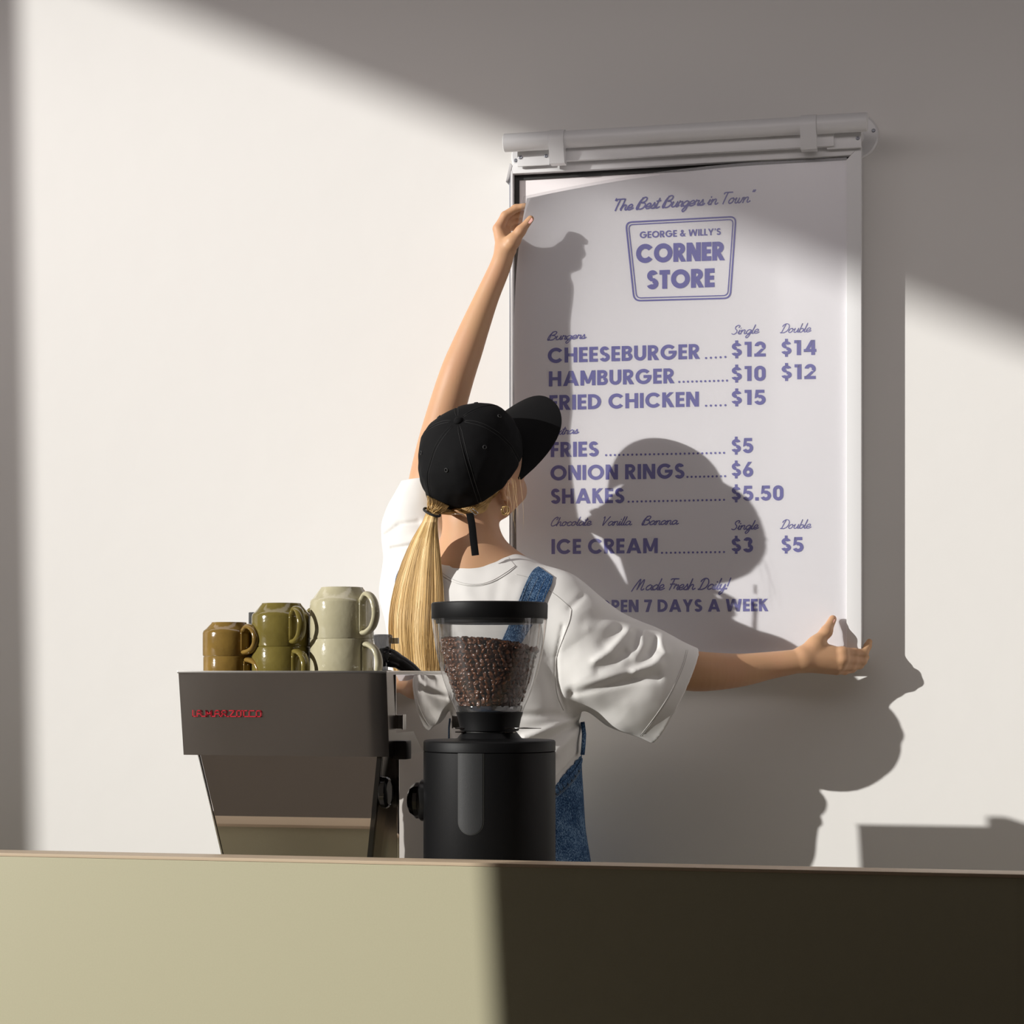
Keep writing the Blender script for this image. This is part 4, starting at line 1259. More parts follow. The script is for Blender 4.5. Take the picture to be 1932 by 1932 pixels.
# raised arm
LS = W(790, 1035, .25)
def limb(pts, k=.02):
    A(c_limb(pts, k))
limb([(LS, .050), (W(800, 960, .236), .044), (W(822, 850, .214), .041), (W(847, 758, .200), .0385), (W(865, 700, .197), .0365), (W(880, 660, .192), .034), (W(897, 615, .188), .0300), (W(919, 560, .183), .0250), (W(940, 512, .180), .0225), (W(948, 490, .178), .0215), (W(951, 472, .172), .0195)])
# its hand: back of the hand to the left, thumb in front of the sheet, fingers behind it
palm = [(W(951, 475, 0.1740), W(940, 432, 0.1600), .0150, .0115), (W(957, 472, 0.1670), W(945, 428, 0.1440), .0150, .011), (W(960, 470, 0.1600), W(950, 428, 0.1300), .0140, .010), (W(960, 470, 0.1540), W(954, 432, 0.1160), .0125, .009)]
for p, q, ra, rb in palm: A(c_cone(p, q, ra, rb, .010))
def finger(pts, rs, k=.0035):
    for i in range(len(pts) - 1):
        A(c_cone(pts[i], pts[i + 1], rs[i], rs[i + 1], k))
finger([W(940, 431, 0.1600), W(953, 407, 0.1560), W(973, 393, 0.1500), W(990, 389, 0.1505)], [.0108, .0092, .0082, .0066])
finger([W(945, 428, 0.1440), W(962, 407, 0.1360), W(980, 402, 0.1320), W(994, 405, 0.1350)], [.0104, .0092, .0082, .0066])
finger([W(950, 429, 0.1310), W(967, 416, 0.1220), W(982, 415, 0.1200), W(993, 420, 0.1250)], [.0098, .0086, .0077, .0062])
finger([W(954, 433, 0.1180), W(967, 428, 0.1110), W(978, 430, 0.1120), W(986, 435, 0.1180)], [.0085, .0074, .0066, .0055])
finger([W(953, 476, 0.1760), W(966, 457, 0.1840), W(982, 436, 0.1840), W(1001, 413, 0.1785)], [.0165, .0142, .0100, .0072], .008)
A(c_cone(W(955, 462, 0.1750), W(970, 452, 0.1800), .011, .010, .012))
# arm stretched to the right
RS = W(1068, 1168, 0.340)
limb([(RS, .050), (W(1150, 1215, 0.298), .042), (W(1240, 1252, 0.246), .040), (W(1300, 1265, 0.2190), .0410), (W(1345, 1267, 0.2034), .0385), (W(1400, 1264, 0.1740), .0335), (W(1450, 1256, 0.1480), .0282), (W(1495, 1249, 0.1300), .0250), (W(1515, 1246, 0.1230), .0240)])
palm = [(W(1515, 1238, 0.1260), W(1588, 1231, 0.0980), .0175, .0120), (W(1515, 1244, 0.1280), W(1590, 1243, 0.1020), .0175, .0120), (W(1515, 1250, 0.1250), W(1586, 1255, 0.1000), .0165, .0115), (W(1515, 1255, 0.1180), W(1578, 1264, 0.0920), .0140, .0105)]
for p, q, ra, rb in palm: A(c_cone(p, q, ra, rb, .008))
A(c_cone(W(1589, 1230, 0.1060), W(1592, 1230, 0.1040), .0095, .0095, .008))
A(c_cone(W(1590, 1244, 0.1090), W(1593, 1244, 0.1070), .0095, .0095, .008))
finger([W(1590, 1231, 0.0980), W(1612, 1232, 0.0780), W(1630, 1233, 0.0620), W(1637, 1219, 0.0460), W(1640, 1211, 0.0380)], [.0115, .0098, .0092, .0080, .0066])
finger([W(1590, 1244, 0.1020), W(1610, 1246, 0.0800), W(1628, 1247, 0.0620), W(1634, 1240, 0.0400)], [.0110, .0096, .0088, .0070])
finger([W(1586, 1256, 0.1000), W(1606, 1257, 0.0780), W(1622, 1255, 0.0600), W(1629, 1249, 0.0400)], [.0105, .0090, .0082, .0068])
finger([W(1579, 1264, 0.0920), W(1594, 1266, 0.0760), W(1608, 1263, 0.0600), W(1618, 1258, 0.0440)], [.0092, .0078, .0070, .0058])
finger([W(1518, 1236, 0.1220), W(1540, 1214, 0.1120), W(1559, 1192, 0.0960), W(1571, 1168, 0.0740)], [.0190, .0150, .0110, .0082], .010)
A(c_cone(W(1535, 1222, 0.1160), W(1565, 1226, 0.1040), .012, .008, .014))
# hips and legs inside the overalls
for s_ in (-1, 1):
    A(c_cone(W(905 + s_ * 60, 1520, .27), Vector((root.location.x + s_ * .10, -.27, .50)), .085, .06, .04))
    A(c_cone(Vector((root.location.x + s_ * .10, -.27, .50)), Vector((root.location.x + s_ * .11, -.30, .10)), .052, .036, .03))
def f_body(X):
    d = union(body, X)
    # creases and sockets
    for s_ in (-1, 1):
        c = npv(H(s_ * .031, .084, -.010))
        d = np.maximum(d, -(np.sqrt(((X - c) ** 2).sum(1)) - .010)) if False else d
    return d
def bbox(prims, pad=.02):
    lo = np.min([np.minimum(p['bc'] - p['br'], 9) for p in prims], 0) - pad
    hi = np.max([p['bc'] + p['br'] for p in prims], 0) + pad
    return lo, hi
lo = [min(npv(LS)[0], -1.2), -.55, .08]
blo, bhi = bbox(body)
V, F = sdf_mesh(f_body, blo, bhi, .0024)
print('body', len(V), len(F))
fast_obj('body', V, F, M_SKIN, root)
# face details
for s_ in (-1, 1):
    MB().lathe(H(s_ * .031, .070, -.012), [(0, -.012), (.007, -.010), (.0115, -.002), (.0115, .003), (.008, .009), (0, .0125)], 20, axis=(hr, hu, hf)).obj('eye', M_EYE, root, True)
    MB().lathe(H(s_ * .031, .0822, -.012), [(0, .0), (.005, -.0004), (.0054, -.0016), (0, -.002)], 16, axis=(hr, hu, hf)).obj('iris', M_GLOSS, root, True)
def nail(c, along_, nrm, w_, l_):
    a_, n_ = Vector(along_).normalized(), Vector(nrm).normalized()
    n_ = (n_ - a_ * n_.dot(a_)).normalized()
    b_ = a_.cross(n_)
    v, f = [], []
    for j in range(7):
        for i in range(7):
            x, y = (i / 3 - 1), (j / 3 - 1)
            q = math.sqrt(max(0, 1 - min(1, abs(x)) ** 2 * .35))
            v.append(Vector(c) + b_ * (x * w_ * (1 if abs(y) < .9 else .78)) + a_ * (y * l_ * q) - n_ * (x * x * w_ * .32))
    for j in range(6):
        for i in range(6):
            a = j * 7 + i
            f.append((a, a + 1, a + 8, a + 7))
    o = obj('nail', v, f, M_NAIL, root, True)
    return o
tdir = W(1001, 413, .1785) - W(982, 436, .184)
nail(W(999, 415.5, .1785 + .0073), tdir, (-.25, -1, .25), .0056, .0068)
tdir = W(1571, 1168, .094) - W(1559, 1192, .116)
nail(W(1569, 1171, .077 + .0075), tdir, (-.55, -1, .25), .0056, .0070)

# ---------------------------------------------------------------- t-shirt
def px_of(X):
    """room point -> photograph pixel (to place folds)"""
    d = X - npv(CAM)
    t = d @ npv(FWD)
    return 966 + FPX * (d @ npv(RGT)) / t, HOR - FPX * d[:, 2] / t
ov = []
A = ov.append
A(c_cone(W(930, 1480, .275), W(942, 1640, .275), .160, .165, .03, n=(0, 1, 0), fl=1.25))
A(c_cone(W(870, 1500, .275), W(870, 1700, .275), .150, .150, .05, n=(0, 1, 0), fl=1.2))
A(c_cone(W(990, 1420, .27), W(1000, 1640, .27), .116, .114, .03, n=(0, 1, 0), fl=1.0))
for s_ in (-1, 1):
    A(c_cone(Vector((root.location.x + s_ * .085, -.27, .78)), Vector((root.location.x + s_ * .12, -.30, .10)), .115, .085, .05))
    A(c_cone(Vector((root.location.x + s_ * .12, -.30, .10)), Vector((root.location.x + s_ * .12, -.30, .06)), .085, .080, .01))
def hem_z(X):
    """height of the scooped top edge of the overalls"""
    px, py = px_of(X)
    edge = 1420 + 62 * np.clip((1100 - px) / 55.0, -0.4, 3.0) - 16 * np.clip((1100 - px - 60) / 60, 0, 3)
    edge = np.where(px > 1097, 1420 - (px - 1097) * 8, edge)
    return float(CAM.z) + (HOR - np.minimum(edge, 1540)) / FPX * ((X - npv(CAM)) @ npv(FWD))
LOWZ, LOWX = float(W(1000, 1385, .3).z), float(W(1135, 1400, .3).x)
tee = []
A = tee.append
A(c_cone(W(905, 1170, .33), W(905, 1300, .30), .150, .150, .06, n=(0, 1, 0), fl=1.30))
A(c_cone(W(840, 1180, .325), W(830, 1480, .275), .115, .112, .06, n=(0, 1, 0), fl=1.0))
A(c_cone(W(965, 1180, .325), W(992, 1480, .275), .115, .121, .06, n=(0, 1, 0), fl=1.0))
A(c_cone(W(840, 1470, .275), W(850, 1600, .272), .112, .118, .04))
A(c_cone(W(975, 1470, .275), W(975, 1600, .272), .105, .105, .04))
A(c_cone(W(905, 1480, .275), W(905, 1600, .272), .125, .125, .04))
A(c_cone(W(880, 1110, .355), W(800, 1105, .29), .056, .062, .05))
A(c_cone(W(893, 1108, .36), W(960, 1114, .36), .052, .052, .04))
A(c_cone(W(955, 1118, .355), W(1052, 1140, .345), .053, .058, .04))
A(c_cone(W(1050, 1140, .345), W(1085, 1175, .338), .056, .062, .04))
# sleeve of the raised arm
A(c_cone(W(800, 1110, .29), W(795, 1000, .248), .088, .074, .05))
A(c_cone(W(795, 1000, .248), W(806, 905, .226), .073, .052, .04))
# wide sleeve of the other arm
CU = [W(1315, 1222, .225), W(1228, 1410, .245)]
cuc = (CU[0] + CU[1]) / 2 + Vector((0, 0.0, 0))
A(c_cone(W(1085, 1190, .34), W(1120, 1235, .315), .072, .094, .04))
A(c_cone(W(1118, 1235, .315), W(1195, 1280, .275), .094, .104, .03, n=(0.2, 1, 0), fl=1.25))
A(c_cone(W(1195, 1280, .275), W(1275, 1318, .235), .104, .104, .02, n=(0.2, 1, 0), fl=1.45))
A(c_cone(W(1090, 1192, .335), W(1290, 1266, .245), .056, .046, .03))
cn = (npv(CU[0]) - npv(CU[1]))
cut_n = np.cross(cn, npv(FWD)); cut_n /= np.linalg.norm(cut_n)
if cut_n[0] < 0: cut_n = -cut_n
cut_n = cut_n + .12 * npv(FWD); cut_n /= np.linalg.norm(cut_n)
cut_c = npv(CU[0] + CU[1]) / 2
lcut_c = npv(W(775, 905, .24)); lcut_n = npv(cam_dir(-.10, 1, .05)); lcut_n /= np.linalg.norm(lcut_n)
FOLDS = [  # pixel polyline, width px, height m (ridge positive)
    ([(1122, 1248), (1150, 1228), (1185, 1190)], 7, .006),
    ([(1128, 1262), (1160, 1248), (1178, 1232)], 10, -.008),
    ([(1140, 1215), (1165, 1190)], 13, -.006),
    ([(1198, 1268), (1235, 1250), (1256, 1232), (1246, 1208)], 8, .008),
    ([(1200, 1240), (1215, 1215), (1212, 1200)], 9, .005),
    ([(1196, 1222), (1202, 1196)], 7, -.006),
    ([(1225, 1232), (1236, 1208)], 8, -.008),
    ([(1090, 1300), (1160, 1276), (1215, 1262), (1245, 1252)], 9, .006),
    ([(1082, 1306), (1140, 1292), (1190, 1280), (1238, 1277)], 9, -.009),
    ([(1112, 1186), (1152, 1178)], 12, .003),
    ([(1105, 1170), (1150, 1166)], 15, -.004),
    ([(1075, 1148), (1098, 1126)], 6, -.003),
    ([(1060, 1320), (1100, 1310), (1180, 1330)], 16, .004),
    ([(990, 1392), (1030, 1378), (1092, 1354)], 8, .010),
    ([(1010, 1405), (1050, 1385), (1095, 1358)], 8, -.010),
    ([(1050, 1420), (1085, 1385), (1100, 1362)], 9, .008),
    ([(1062, 1460), (1092, 1420), (1102, 1380)], 9, -.006),
    ([(985, 1350), (1040, 1348), (1080, 1352)], 7, -.006),
    ([(1065, 1340), (1052, 1290), (1050, 1240), (1062, 1180)], 3.5, -.0035),
    ([(728, 1010), (755, 990), (790, 985)], 5, -.007),
    ([(735, 1028), (770, 1022), (800, 1012)], 6, .005),
    ([(740, 1036), (775, 1030), (800, 1022)], 5, -.006),
    ([(880, 1115), (900, 1160)], 14, .003), ([(940, 1100), (930, 1150)], 12, -.003), ([(985, 1110), (965, 1170)], 12, .003),
]
def segdist(px, py, pts):
    best = np.full(len(px), 1e9)
    for (x0, y0), (x1, y1) in zip(pts, pts[1:]):
        dx, dy = x1 - x0, y1 - y0
        t = np.clip(((px - x0) * dx + (py - y0) * dy) / (dx * dx + dy * dy), 0, 1)
        best = np.minimum(best, np.hypot(px - x0 - t * dx, py - y0 - t * dy))
    return best
neck_c = npv(W(897, 1068, .345)); neck_n = npv(cam_dir(.02, 1, .42)); neck_n /= np.linalg.norm(neck_n)
def f_tee(X):
    d = union(tee, X)
    low = (X[:, 2] < LOWZ) & (X[:, 0] < LOWX)
    if low.any():
        Y = X[low]
        t_ = np.clip((hem_z(Y) + .012 - Y[:, 2]) / .03, 0, 1)
        d[low] = np.where(t_ > 0, np.maximum(d[low], union(ov, Y) + .017 * t_ - .006), d[low])
    near = np.abs(d) < .03
    if near.any():
        Y = X[near]
        px, py = px_of(Y)
        dd = np.zeros(len(Y))
        front = .8 * np.clip((-Y[:, 1] - .20) / .04, 0, 1)          # folds drawn on the back of the shirt
        for pts, w_, a in FOLDS:
            xs_, ys_ = [p[0] for p in pts], [p[1] for p in pts]
            m = (px > min(xs_) - 3 * w_) & (px < max(xs_) + 3 * w_) & (py > min(ys_) - 3 * w_) & (py < max(ys_) + 3 * w_)
            if m.any():
                q = segdist(px[m], py[m], pts)
                dd[m] += a * np.exp(-(q / w_) ** 2) * front[m]
        dd += .0020 * vnoise(Y, 14, 1) + .0006 * vnoise(Y, 48, 2)
        d[near] -= dd
    # sleeve openings
    pc = (X - cut_c) @ cut_n
    right = X[:, 0] > float(W(1100, 1200, .3).x)
    d = np.where(right, np.maximum(d, pc), d)
    hollow = np.where(right & (pc > -.03), prim(tee[-2], X) + .010, 1.0)
    d = np.maximum(d, -hollow)
    pl = (X - lcut_c) @ lcut_n
    d = np.where(X[:, 0] < float(W(860, 900, .3).x), np.maximum(d, pl), d)
    # neck opening
    q = X - neck_c
    ax_ = q @ neck_n
    rad = q - ax_[:, None] * neck_n
    rr = np.sqrt((rad @ npv(RGT) / 1.0) ** 2 + (rad @ np.cross(neck_n, npv(RGT)) / .92) ** 2)
    hole = np.maximum(rr - .0655, -(ax_ + .028))
    d = np.maximum(d, -hole)
    # hem
    return np.maximum(d, float(W(900, 1585, .33).z) - X[:, 2])
tlo, thi = bbox(tee)
tlo[2] = W(900, 1595, .33).z
V, F = sdf_mesh(f_tee, tlo, thi, .0034, slack=1.45, extra=.012)
print('tee', len(V), len(F))
shirt = fast_obj('t_shirt', V, F, M_TEE, root)
bv_t = BVHTree.FromPolygons(V.tolist(), F.tolist())
def on_tee(px, py, lift=.001):
    d = ray(px, py).normalized()
    h = bv_t.ray_cast(CAM, d)
    if h[0] is None: return None
    return h[0] - d * lift
def draped(name, pts, half_w, m, parent, lift=.002, n=6, thick=.0015, samples=9):
    """a strip laid on the shirt: pts in photograph pixels, half width in pixels"""
    c = spline([(p[0], p[1], (p[2] if len(p) > 2 else half_w)) for p in pts], n)
    rows = []
    for i, p in enumerate(c):
        d = c[min(i + 1, len(c) - 1)][:2] - c[max(i - 1, 0)][:2]
        d /= np.linalg.norm(d)
        nn = np.array((-d[1], d[0]))
        row = []
        for k in range(samples):
            q = p[:2] + nn * p[2] * (2 * k / (samples - 1) - 1)
            h = on_tee(q[0], q[1], lift)
            row.append(h)
        good = [h for h in row if h is not None]
        if not good: continue
        for k in range(samples):
            if row[k] is None:
                row[k] = min(good, key=lambda g_: abs(row.index(g_) - k)).copy()
        rows.append(row)
    v, f = [], []
    for lay in (0, 1):
        for row in rows:
            for h in row:
                v.append(h + (CAM - h).normalized() * thick * (1 - lay))
    R_, S_ = len(rows), samples
    off = R_ * S_
    for j in range(R_ - 1):
        for i in range(S_ - 1):
            a = j * S_ + i
            f.append((a, a + 1, a + S_ + 1, a + S_))
            f.append((off + a, off + a + S_, off + a + S_ + 1, off + a + 1))
        for e_ in (0, S_ - 1):
            a = j * S_ + e_
            f.append((a, a + S_, off + a + S_, off + a))
    return obj(name, v, f, m, parent, True, 50)
def stitch(name, pts, m, parent, rad=.0006, n=8, lift=.0004):
    c = spline(pts, n)
    w_ = [on_tee(p[0], p[1], lift) for p in c]
    w_ = [p for p in w_ if p is not None]
    if len(w_) > 2:
        return MB().tube(w_, rad, n=5).obj(name, m, parent, True)
# ribbed collar
draped('collar', [(826, 1056), (834, 1071), (862, 1088), (895, 1093), (925, 1087), (950, 1073), (966, 1060)], 11.5, M_TEE, shirt, lift=.0004, n=8, thick=.0012)
for o_ in (12.5, 8.5):
    stitch('collar_stitch', [(822, 1060 + o_), (834, 1072 + o_), (862, 1088 + o_), (895, 1094 + o_), (925, 1088 + o_), (952, 1073 + o_), (972, 1059 + o_)], M_SEAM, shirt, rad=.0005, lift=.0022 if o_ < 10 else .0004)
stitch('seam', [(1025, 1106), (1045, 1120), (1062, 1134), (1078, 1149)], M_SEAM, shirt)
stitch('seam', [(1078, 1150), (1074, 1172), (1062, 1205), (1050, 1240), (1048, 1280), (1052, 1312), (1063, 1340)], M_SEAM, shirt, rad=.0009)
for dx in (0, 3.0):
    stitch('cuff_stitch', [(1298 - dx, 1226), (1290 - dx, 1256), (1268 - dx, 1306), (1240 - dx, 1350), (1206 - dx, 1394)], M_SEAM, shirt, rad=.0005)
stitch('seam', [(972, 1083), (1000, 1090), (1020, 1098)], M_SEAM, shirt)

# ---------------------------------------------------------------- overalls
def f_ov(X):
    d = union(ov, X)
    px, py = px_of(X)
    cz = hem_z(X)
    d = d - .0016 * vnoise(X, 16, 3) - .0035 * np.exp(-(segdist(px, py, [(1058, 1500), (1078, 1545), (1094, 1580)]) / 9) ** 2) * (-X[:, 1] > .25) * -1
    d = np.maximum(d, X[:, 2] - cz)
    return np.maximum(d, .055 - X[:, 2])
olo, ohi = bbox(ov); olo[2] = .04
V, F = sdf_mesh(f_ov, olo, ohi, .0055, slack=1.45, extra=.01)
print('overalls', len(V), len(F))
over = fast_obj('denim_overalls', V, F, M_DENIM, root)
bv_o = BVHTree.FromPolygons(V.tolist(), F.tolist())
def on_ov(px, py, lift=.001):
    d = ray(px, py).normalized()
    h = bv_o.ray_cast(CAM, d)
    if h[0] is None: return None
    return h[0] - d * lift
hem = spline([(1040, 1492), (1055, 1481), (1070, 1468), (1084, 1452), (1096, 1432), (1100, 1418)], 6)
hp2 = [q for q in (on_ov(p[0], p[1] + 7, .0015) for p in hem) if q is not None]
MB().tube(hp2, [(.0075, .0022)] * len(hp2), n=10, flat=(0.2, 0, 1)).obj('waist_hem', M_DENIM, over, True)
for i in range(2, len(hem) - 1, 3):
    p, q = hem[i], hem[i] + np.array((4.5, 11))
    ga, gb = on_ov(p[0], p[1] + 2, .0035), on_ov(q[0], q[1], .0035)
    if ga is None or gb is None: continue
    MB().tube([ga, gb], .0011, n=5).obj('gather', M_GASKET, over, True)
for o_ in (14, 17):
    st = [q for q in (on_ov(p[0] + 2, p[1] + o_, .0012) for p in hem) if q is not None]
    MB().tube(st, .0004, n=4).obj('stitch_line', M_THREAD, over, True)
# straps
sp = draped('strap', [(1030, 1078, 17), (1022, 1090, 22), (1010, 1115, 22.5), (996, 1150, 22), (976, 1190, 19), (958, 1225, 17), (930, 1290, 17), (905, 1350, 17), (888, 1430, 17), (880, 1520, 17)], 20, M_DENIM, over, lift=.0025, thick=.002)
for k in (-.82, -.30, .30, .82):
    c = [(1022 + 22 * k, 1090 + 2 * k), (1010 + 22 * k, 1115 + 6 * k), (996 + 21 * k, 1150 + 8 * k), (976 + 18 * k, 1190 + 7 * k)]
    stitch('stitch_line', c, M_THREAD, over, rad=.00022, lift=.0048)
draped('strap', [(775, 1075, 20), (765, 1100, 20), (770, 1140, 20), (790, 1180, 19), (830, 1240, 18), (862, 1310, 17), (880, 1360, 17), (898, 1430, 17), (905, 1520, 17)], 20, M_DENIM, over, lift=.0025, thick=.002)
MB().tube([W(1099, 1362, .30), W(1102, 1385, .30), W(1101, 1405, .30), W(1099, 1424, .30)], [(.004, .010)] * 4, n=10, flat=(1, 0, 0)).obj('side_strap', M_DENIM, over, True)
# shoes
for s_ in (-1, 1):
    fxx = root.location.x + s_ * .12
    MB().tube([Vector((fxx, -.37, .035)), Vector((fxx, -.32, .045)), Vector((fxx, -.24, .050)), Vector((fxx, -.16, .035)), Vector((fxx, -.125, .022))], [(.032, .030), (.038, .042), (.042, .046), (.043, .030), (.028, .018)], n=20, flat=(1, 0, 0)).obj('shoe', M_SHOE, root, True)
    MB().box((fxx - .045, -.385, 0), (fxx + .045, -.110, .014), .006).obj('shoe_sole', M_FRAME, root, True, 40)

# ---------------------------------------------------------------- cap
cap = MB()
nth, nph = 120, 40
def crown(th, ph, off=0.0):
    """th around the head axis (0 = front), ph from the button down"""
    s, c = math.sin(ph), math.cos(ph)
    e = 1.0 - 0.02 * math.cos(th) 
    a, b_ = .0935, .1045
    rad = s ** .92
    x = a * rad * math.sin(th)
    y = b_ * rad * math.cos(th) - .003
    z = .102 * (abs(c) ** .95) * (1 if c > 0 else -1) + .006 + (.010 * math.cos(th) * rad * (1 if math.cos(th) > 0 else 0.4))
    # six panels with slight grooves and soft dents
    g_ = abs(((th / (math.pi / 3)) % 1.0) - 0.5) * 2
    gr_ = -.0012 * math.exp(-((1 - g_) / .045) ** 2) * min(1, s * 3)
    X_ = np.array([[x, y, z]])
    dent = .0030 * float(vnoise(X_, 26, 4)[0]) * s + .0016 * float(vnoise(X_, 70, 5)[0]) * s * s + .003 * math.sin(th * 3 + 1.0) * math.exp(-((ph - .95) / .35) ** 2)
    n_ = Vector((x / a ** 2, y / b_ ** 2, z / .10 ** 2)).normalized()
    return H(x, y, z) + (hr * n_.x + hf * n_.y + hu * n_.z) * (gr_ + dent + off)
PHM = [1.0] * (nth + 1)
for i in range(nth + 1):
    th = 2 * math.pi * i / nth
    back = max(0.0, -math.cos(th))
    front_ = max(0.0, math.cos(th))
    dth = abs((th - math.pi + math.pi) % (2 * math.pi) - math.pi)
    pm = 1.66 + .17 * back ** 1.2 - .10 * front_
    q = abs(th - math.pi)
    PHM[i] = pm
v, f = [], []
for j in range(nph + 1):
    for i in range(nth):
        v.append(crown(2 * math.pi * i / nth, max(.001, PHM[i] * j / nph)))
for j in range(nph):
    for i in range(nth):
        a, b_ = j * nth + i, j * nth + (i + 1) % nth
        f.append((a, a + nth, b_ + nth, b_))
n0 = len(v)
for i in range(nth):                                   # turned-in sweatband
    v.append(crown(2 * math.pi * i / nth, PHM[i], -.0022))
for i in range(nth):
    v.append(crown(2 * math.pi * i / nth, PHM[i] - .22, -.0045))
for i in range(nth):
    i2 = (i + 1) % nth
    f.append((nph * nth + i, n0 + i, n0 + i2, nph * nth + i2))
    f.append((n0 + i, n0 + nth + i, n0 + nth + i2, n0 + i2))
capo = obj('cap', v, f, M_CAP, root, True)
MB().lathe(crown(0, .001), [(0, -.002), (.0085, -.002), (.0092, .001), (.0075, .004), (.004, .0055), (0, .006)], 28, axis=(hr, hf, hu)).obj('button', M_CAP, capo, True)
for k in range(6):
    th = math.pi / 6 + k * math.pi / 3
    ph = .78 if k not in (2, 3) else .95
    c = crown(th, ph); d1 = crown(th, ph - .02); d2 = crown(th + .02, ph)
    u_ = (d1 - c).normalized(); w_ = (d2 - c).normalized(); n_ = w_.cross(u_).normalized()
    if n_.dot(c - HC) < 0: n_ = -n_
    MB().tube([c + n_ * .0006 + (u_ * math.cos(a) + n_.cross(u_) * math.sin(a)) * .0034 for a in [2 * math.pi * q / 16 for q in range(16)]], .0011, n=6, closed=True).obj('eyelet', M_EYELET, capo, True)
for k in range(6):                                     # stitched panel seams
    th = k * math.pi / 3
    for dth in (-.03, .03):
        pm = PHM[int(round(th / (2 * math.pi) * nth)) % nth]
        pts = [crown(th + dth / max(.25, math.sin(.12 + (pm - .14) * q / 22)), .12 + (pm - .14) * q / 22, .0002) for q in range(23)]
        MB().tube(pts, .00045, n=4).obj('seam', M_EYELET, capo, True)
# brim
v, f = [], []
NB, MBR = 40, 14
for lay in (0, 1):
    for i in range(NB + 1):
        a = math.radians(-66 + 132 * i / NB)
        inner_ = (.0935 * math.sin(a), .1045 * math.cos(a) - .003)
        q = abs(i / NB * 2 - 1)
        ext = .096 * (1 - q ** 3.2) ** .62 + .001
        for j in range(MBR + 1):
            t = j / MBR
            x = inner_[0] * (1 + t * .16 * (1 - q)) 
            y = inner_[1] - .006 + (ext + .006) * t
            z = .012 - .030 * (x / .09) ** 2 - .006 * t - lay * .0028 + .014 * math.cos(a)  - .010
            v.append(H(x, y, z))
n_ = (NB + 1) * (MBR + 1)
for i in range(NB):
    for j in range(MBR):
        a = i * (MBR + 1) + j
        f.append((a, a + MBR + 1, a + MBR + 2, a + 1))
        f.append((n_ + a, n_ + a + 1, n_ + a + MBR + 2, n_ + a + MBR + 1))
    a = i * (MBR + 1) + MBR
    f.append((a, a + MBR + 1, n_ + a + MBR + 1, n_ + a))
obj('brim', v, f, M_CAP, capo, True, 50)
# strap, buckle and hanging tail at the back
th0 = math.pi
stp = [crown(math.pi - .42 + .84 * k / 14, 1.86, .001 + .0015 * math.sin(k / 14 * math.pi)) for k in range(15)]
MB().tube(stp, [(.0075, .0012)] * 15, n=10, flat=hu).obj('strap', M_CAP, capo, True)
bc = W(893, 965, .445)
def on_sil(px, py, h): return W(px, py, h)
bk_ = [W(887, 962, .452), W(892, 959.5, .452), W(902, 968, .450), W(897, 972, .450)]
MB().tube(bk_, .0011, n=8, closed=True).obj('buckle', M_CHROME, capo, True)
MB().tube([W(852, 970, .450), W(862, 969.5, .452), W(874, 971, .453)], .0007, n=6).obj('buckle_bar', M_CHROME, capo, True)
tail = spline([npv(W(886, 968, .448)), npv(W(890, 988, .447)), npv(W(893, 1015, .444)), npv(W(897, 1048, .442))], 6)
MB().tube([Vector(q) for q in tail], [(.0072, .0010)] * len(tail), n=8, flat=RGT).obj('strap_tail', M_CAP, capo, True, 50)

# ---------------------------------------------------------------- hair
hair_pr = [c_ell(H(0, -.006, .006), AX, (.0825, .1035, .091), .01), c_cone(H(-.045, -.055, -.040), H(.045, -.055, -.040), .034, .034, .02)]
def f_hair(X):
    d = union(hair_pr, X)
    q = X - npv(HC)
    ff_, uu = q @ npv(hf), q @ npv(hu)
    return np.maximum(np.maximum(d, ff_ - .004), ff_ * .9 - uu * .8 - .062)
hl, hh = bbox(hair_pr)
V, F = sdf_mesh(f_hair, hl, hh, .003, slack=1.4)
scalp = fast_obj('hair', V, F, M_HAIR, root)
at = scalp.data.attributes.new('shade', 'FLOAT', 'POINT')
at.data.foreach_set('value', np.clip(.34 + .3 * vnoise(V * np.array([1, 1, .4]), 160, 6), 0, 1).astype(np.float32))
bv_h = BVHTree.FromPolygons(V.tolist(), F.tolist())
rnd = random.Random(11)
def strands(name, paths, rads, parent, shades):
    """many thin three-sided hairs joined into one part"""
    v, f, sh = [], [], []
    for pts, rd, s0 in zip(paths, rads, shades):
        m = len(pts)
        base = len(v)
        for i, p in enumerate(pts):
            p = np.asarray(p)
            t = np.asarray(pts[min(i + 1, m - 1)]) - np.asarray(pts[max(i - 1, 0)])
            t /= np.linalg.norm(t) + 1e-9
            a = np.cross(t, (.3, 1, .1)); a /= np.linalg.norm(a) + 1e-9
            b_ = np.cross(t, a)
            r_ = rd * (1 if i < m - 2 else .55)
            for k in range(3):
                an = 2 * math.pi * k / 3
                v.append(p + a * (r_ * math.cos(an)) + b_ * (r_ * math.sin(an)))
                sh.append(s0)
        for i in range(m - 1):
            for k in range(3):
                k2 = (k + 1) % 3
                f.append((base + i * 3 + k, base + i * 3 + k2, base + (i + 1) * 3 + k2, base + (i + 1) * 3 + k))
    V_ = np.array(v)
    o = fast_obj(name, V_, np.array(f), M_HAIR, parent)
    at = o.data.attributes.new('shade', 'FLOAT', 'POINT')
    at.data.foreach_set('value', np.array(sh, dtype=np.float32))
    o['kind'] = 'stuff'
    return o
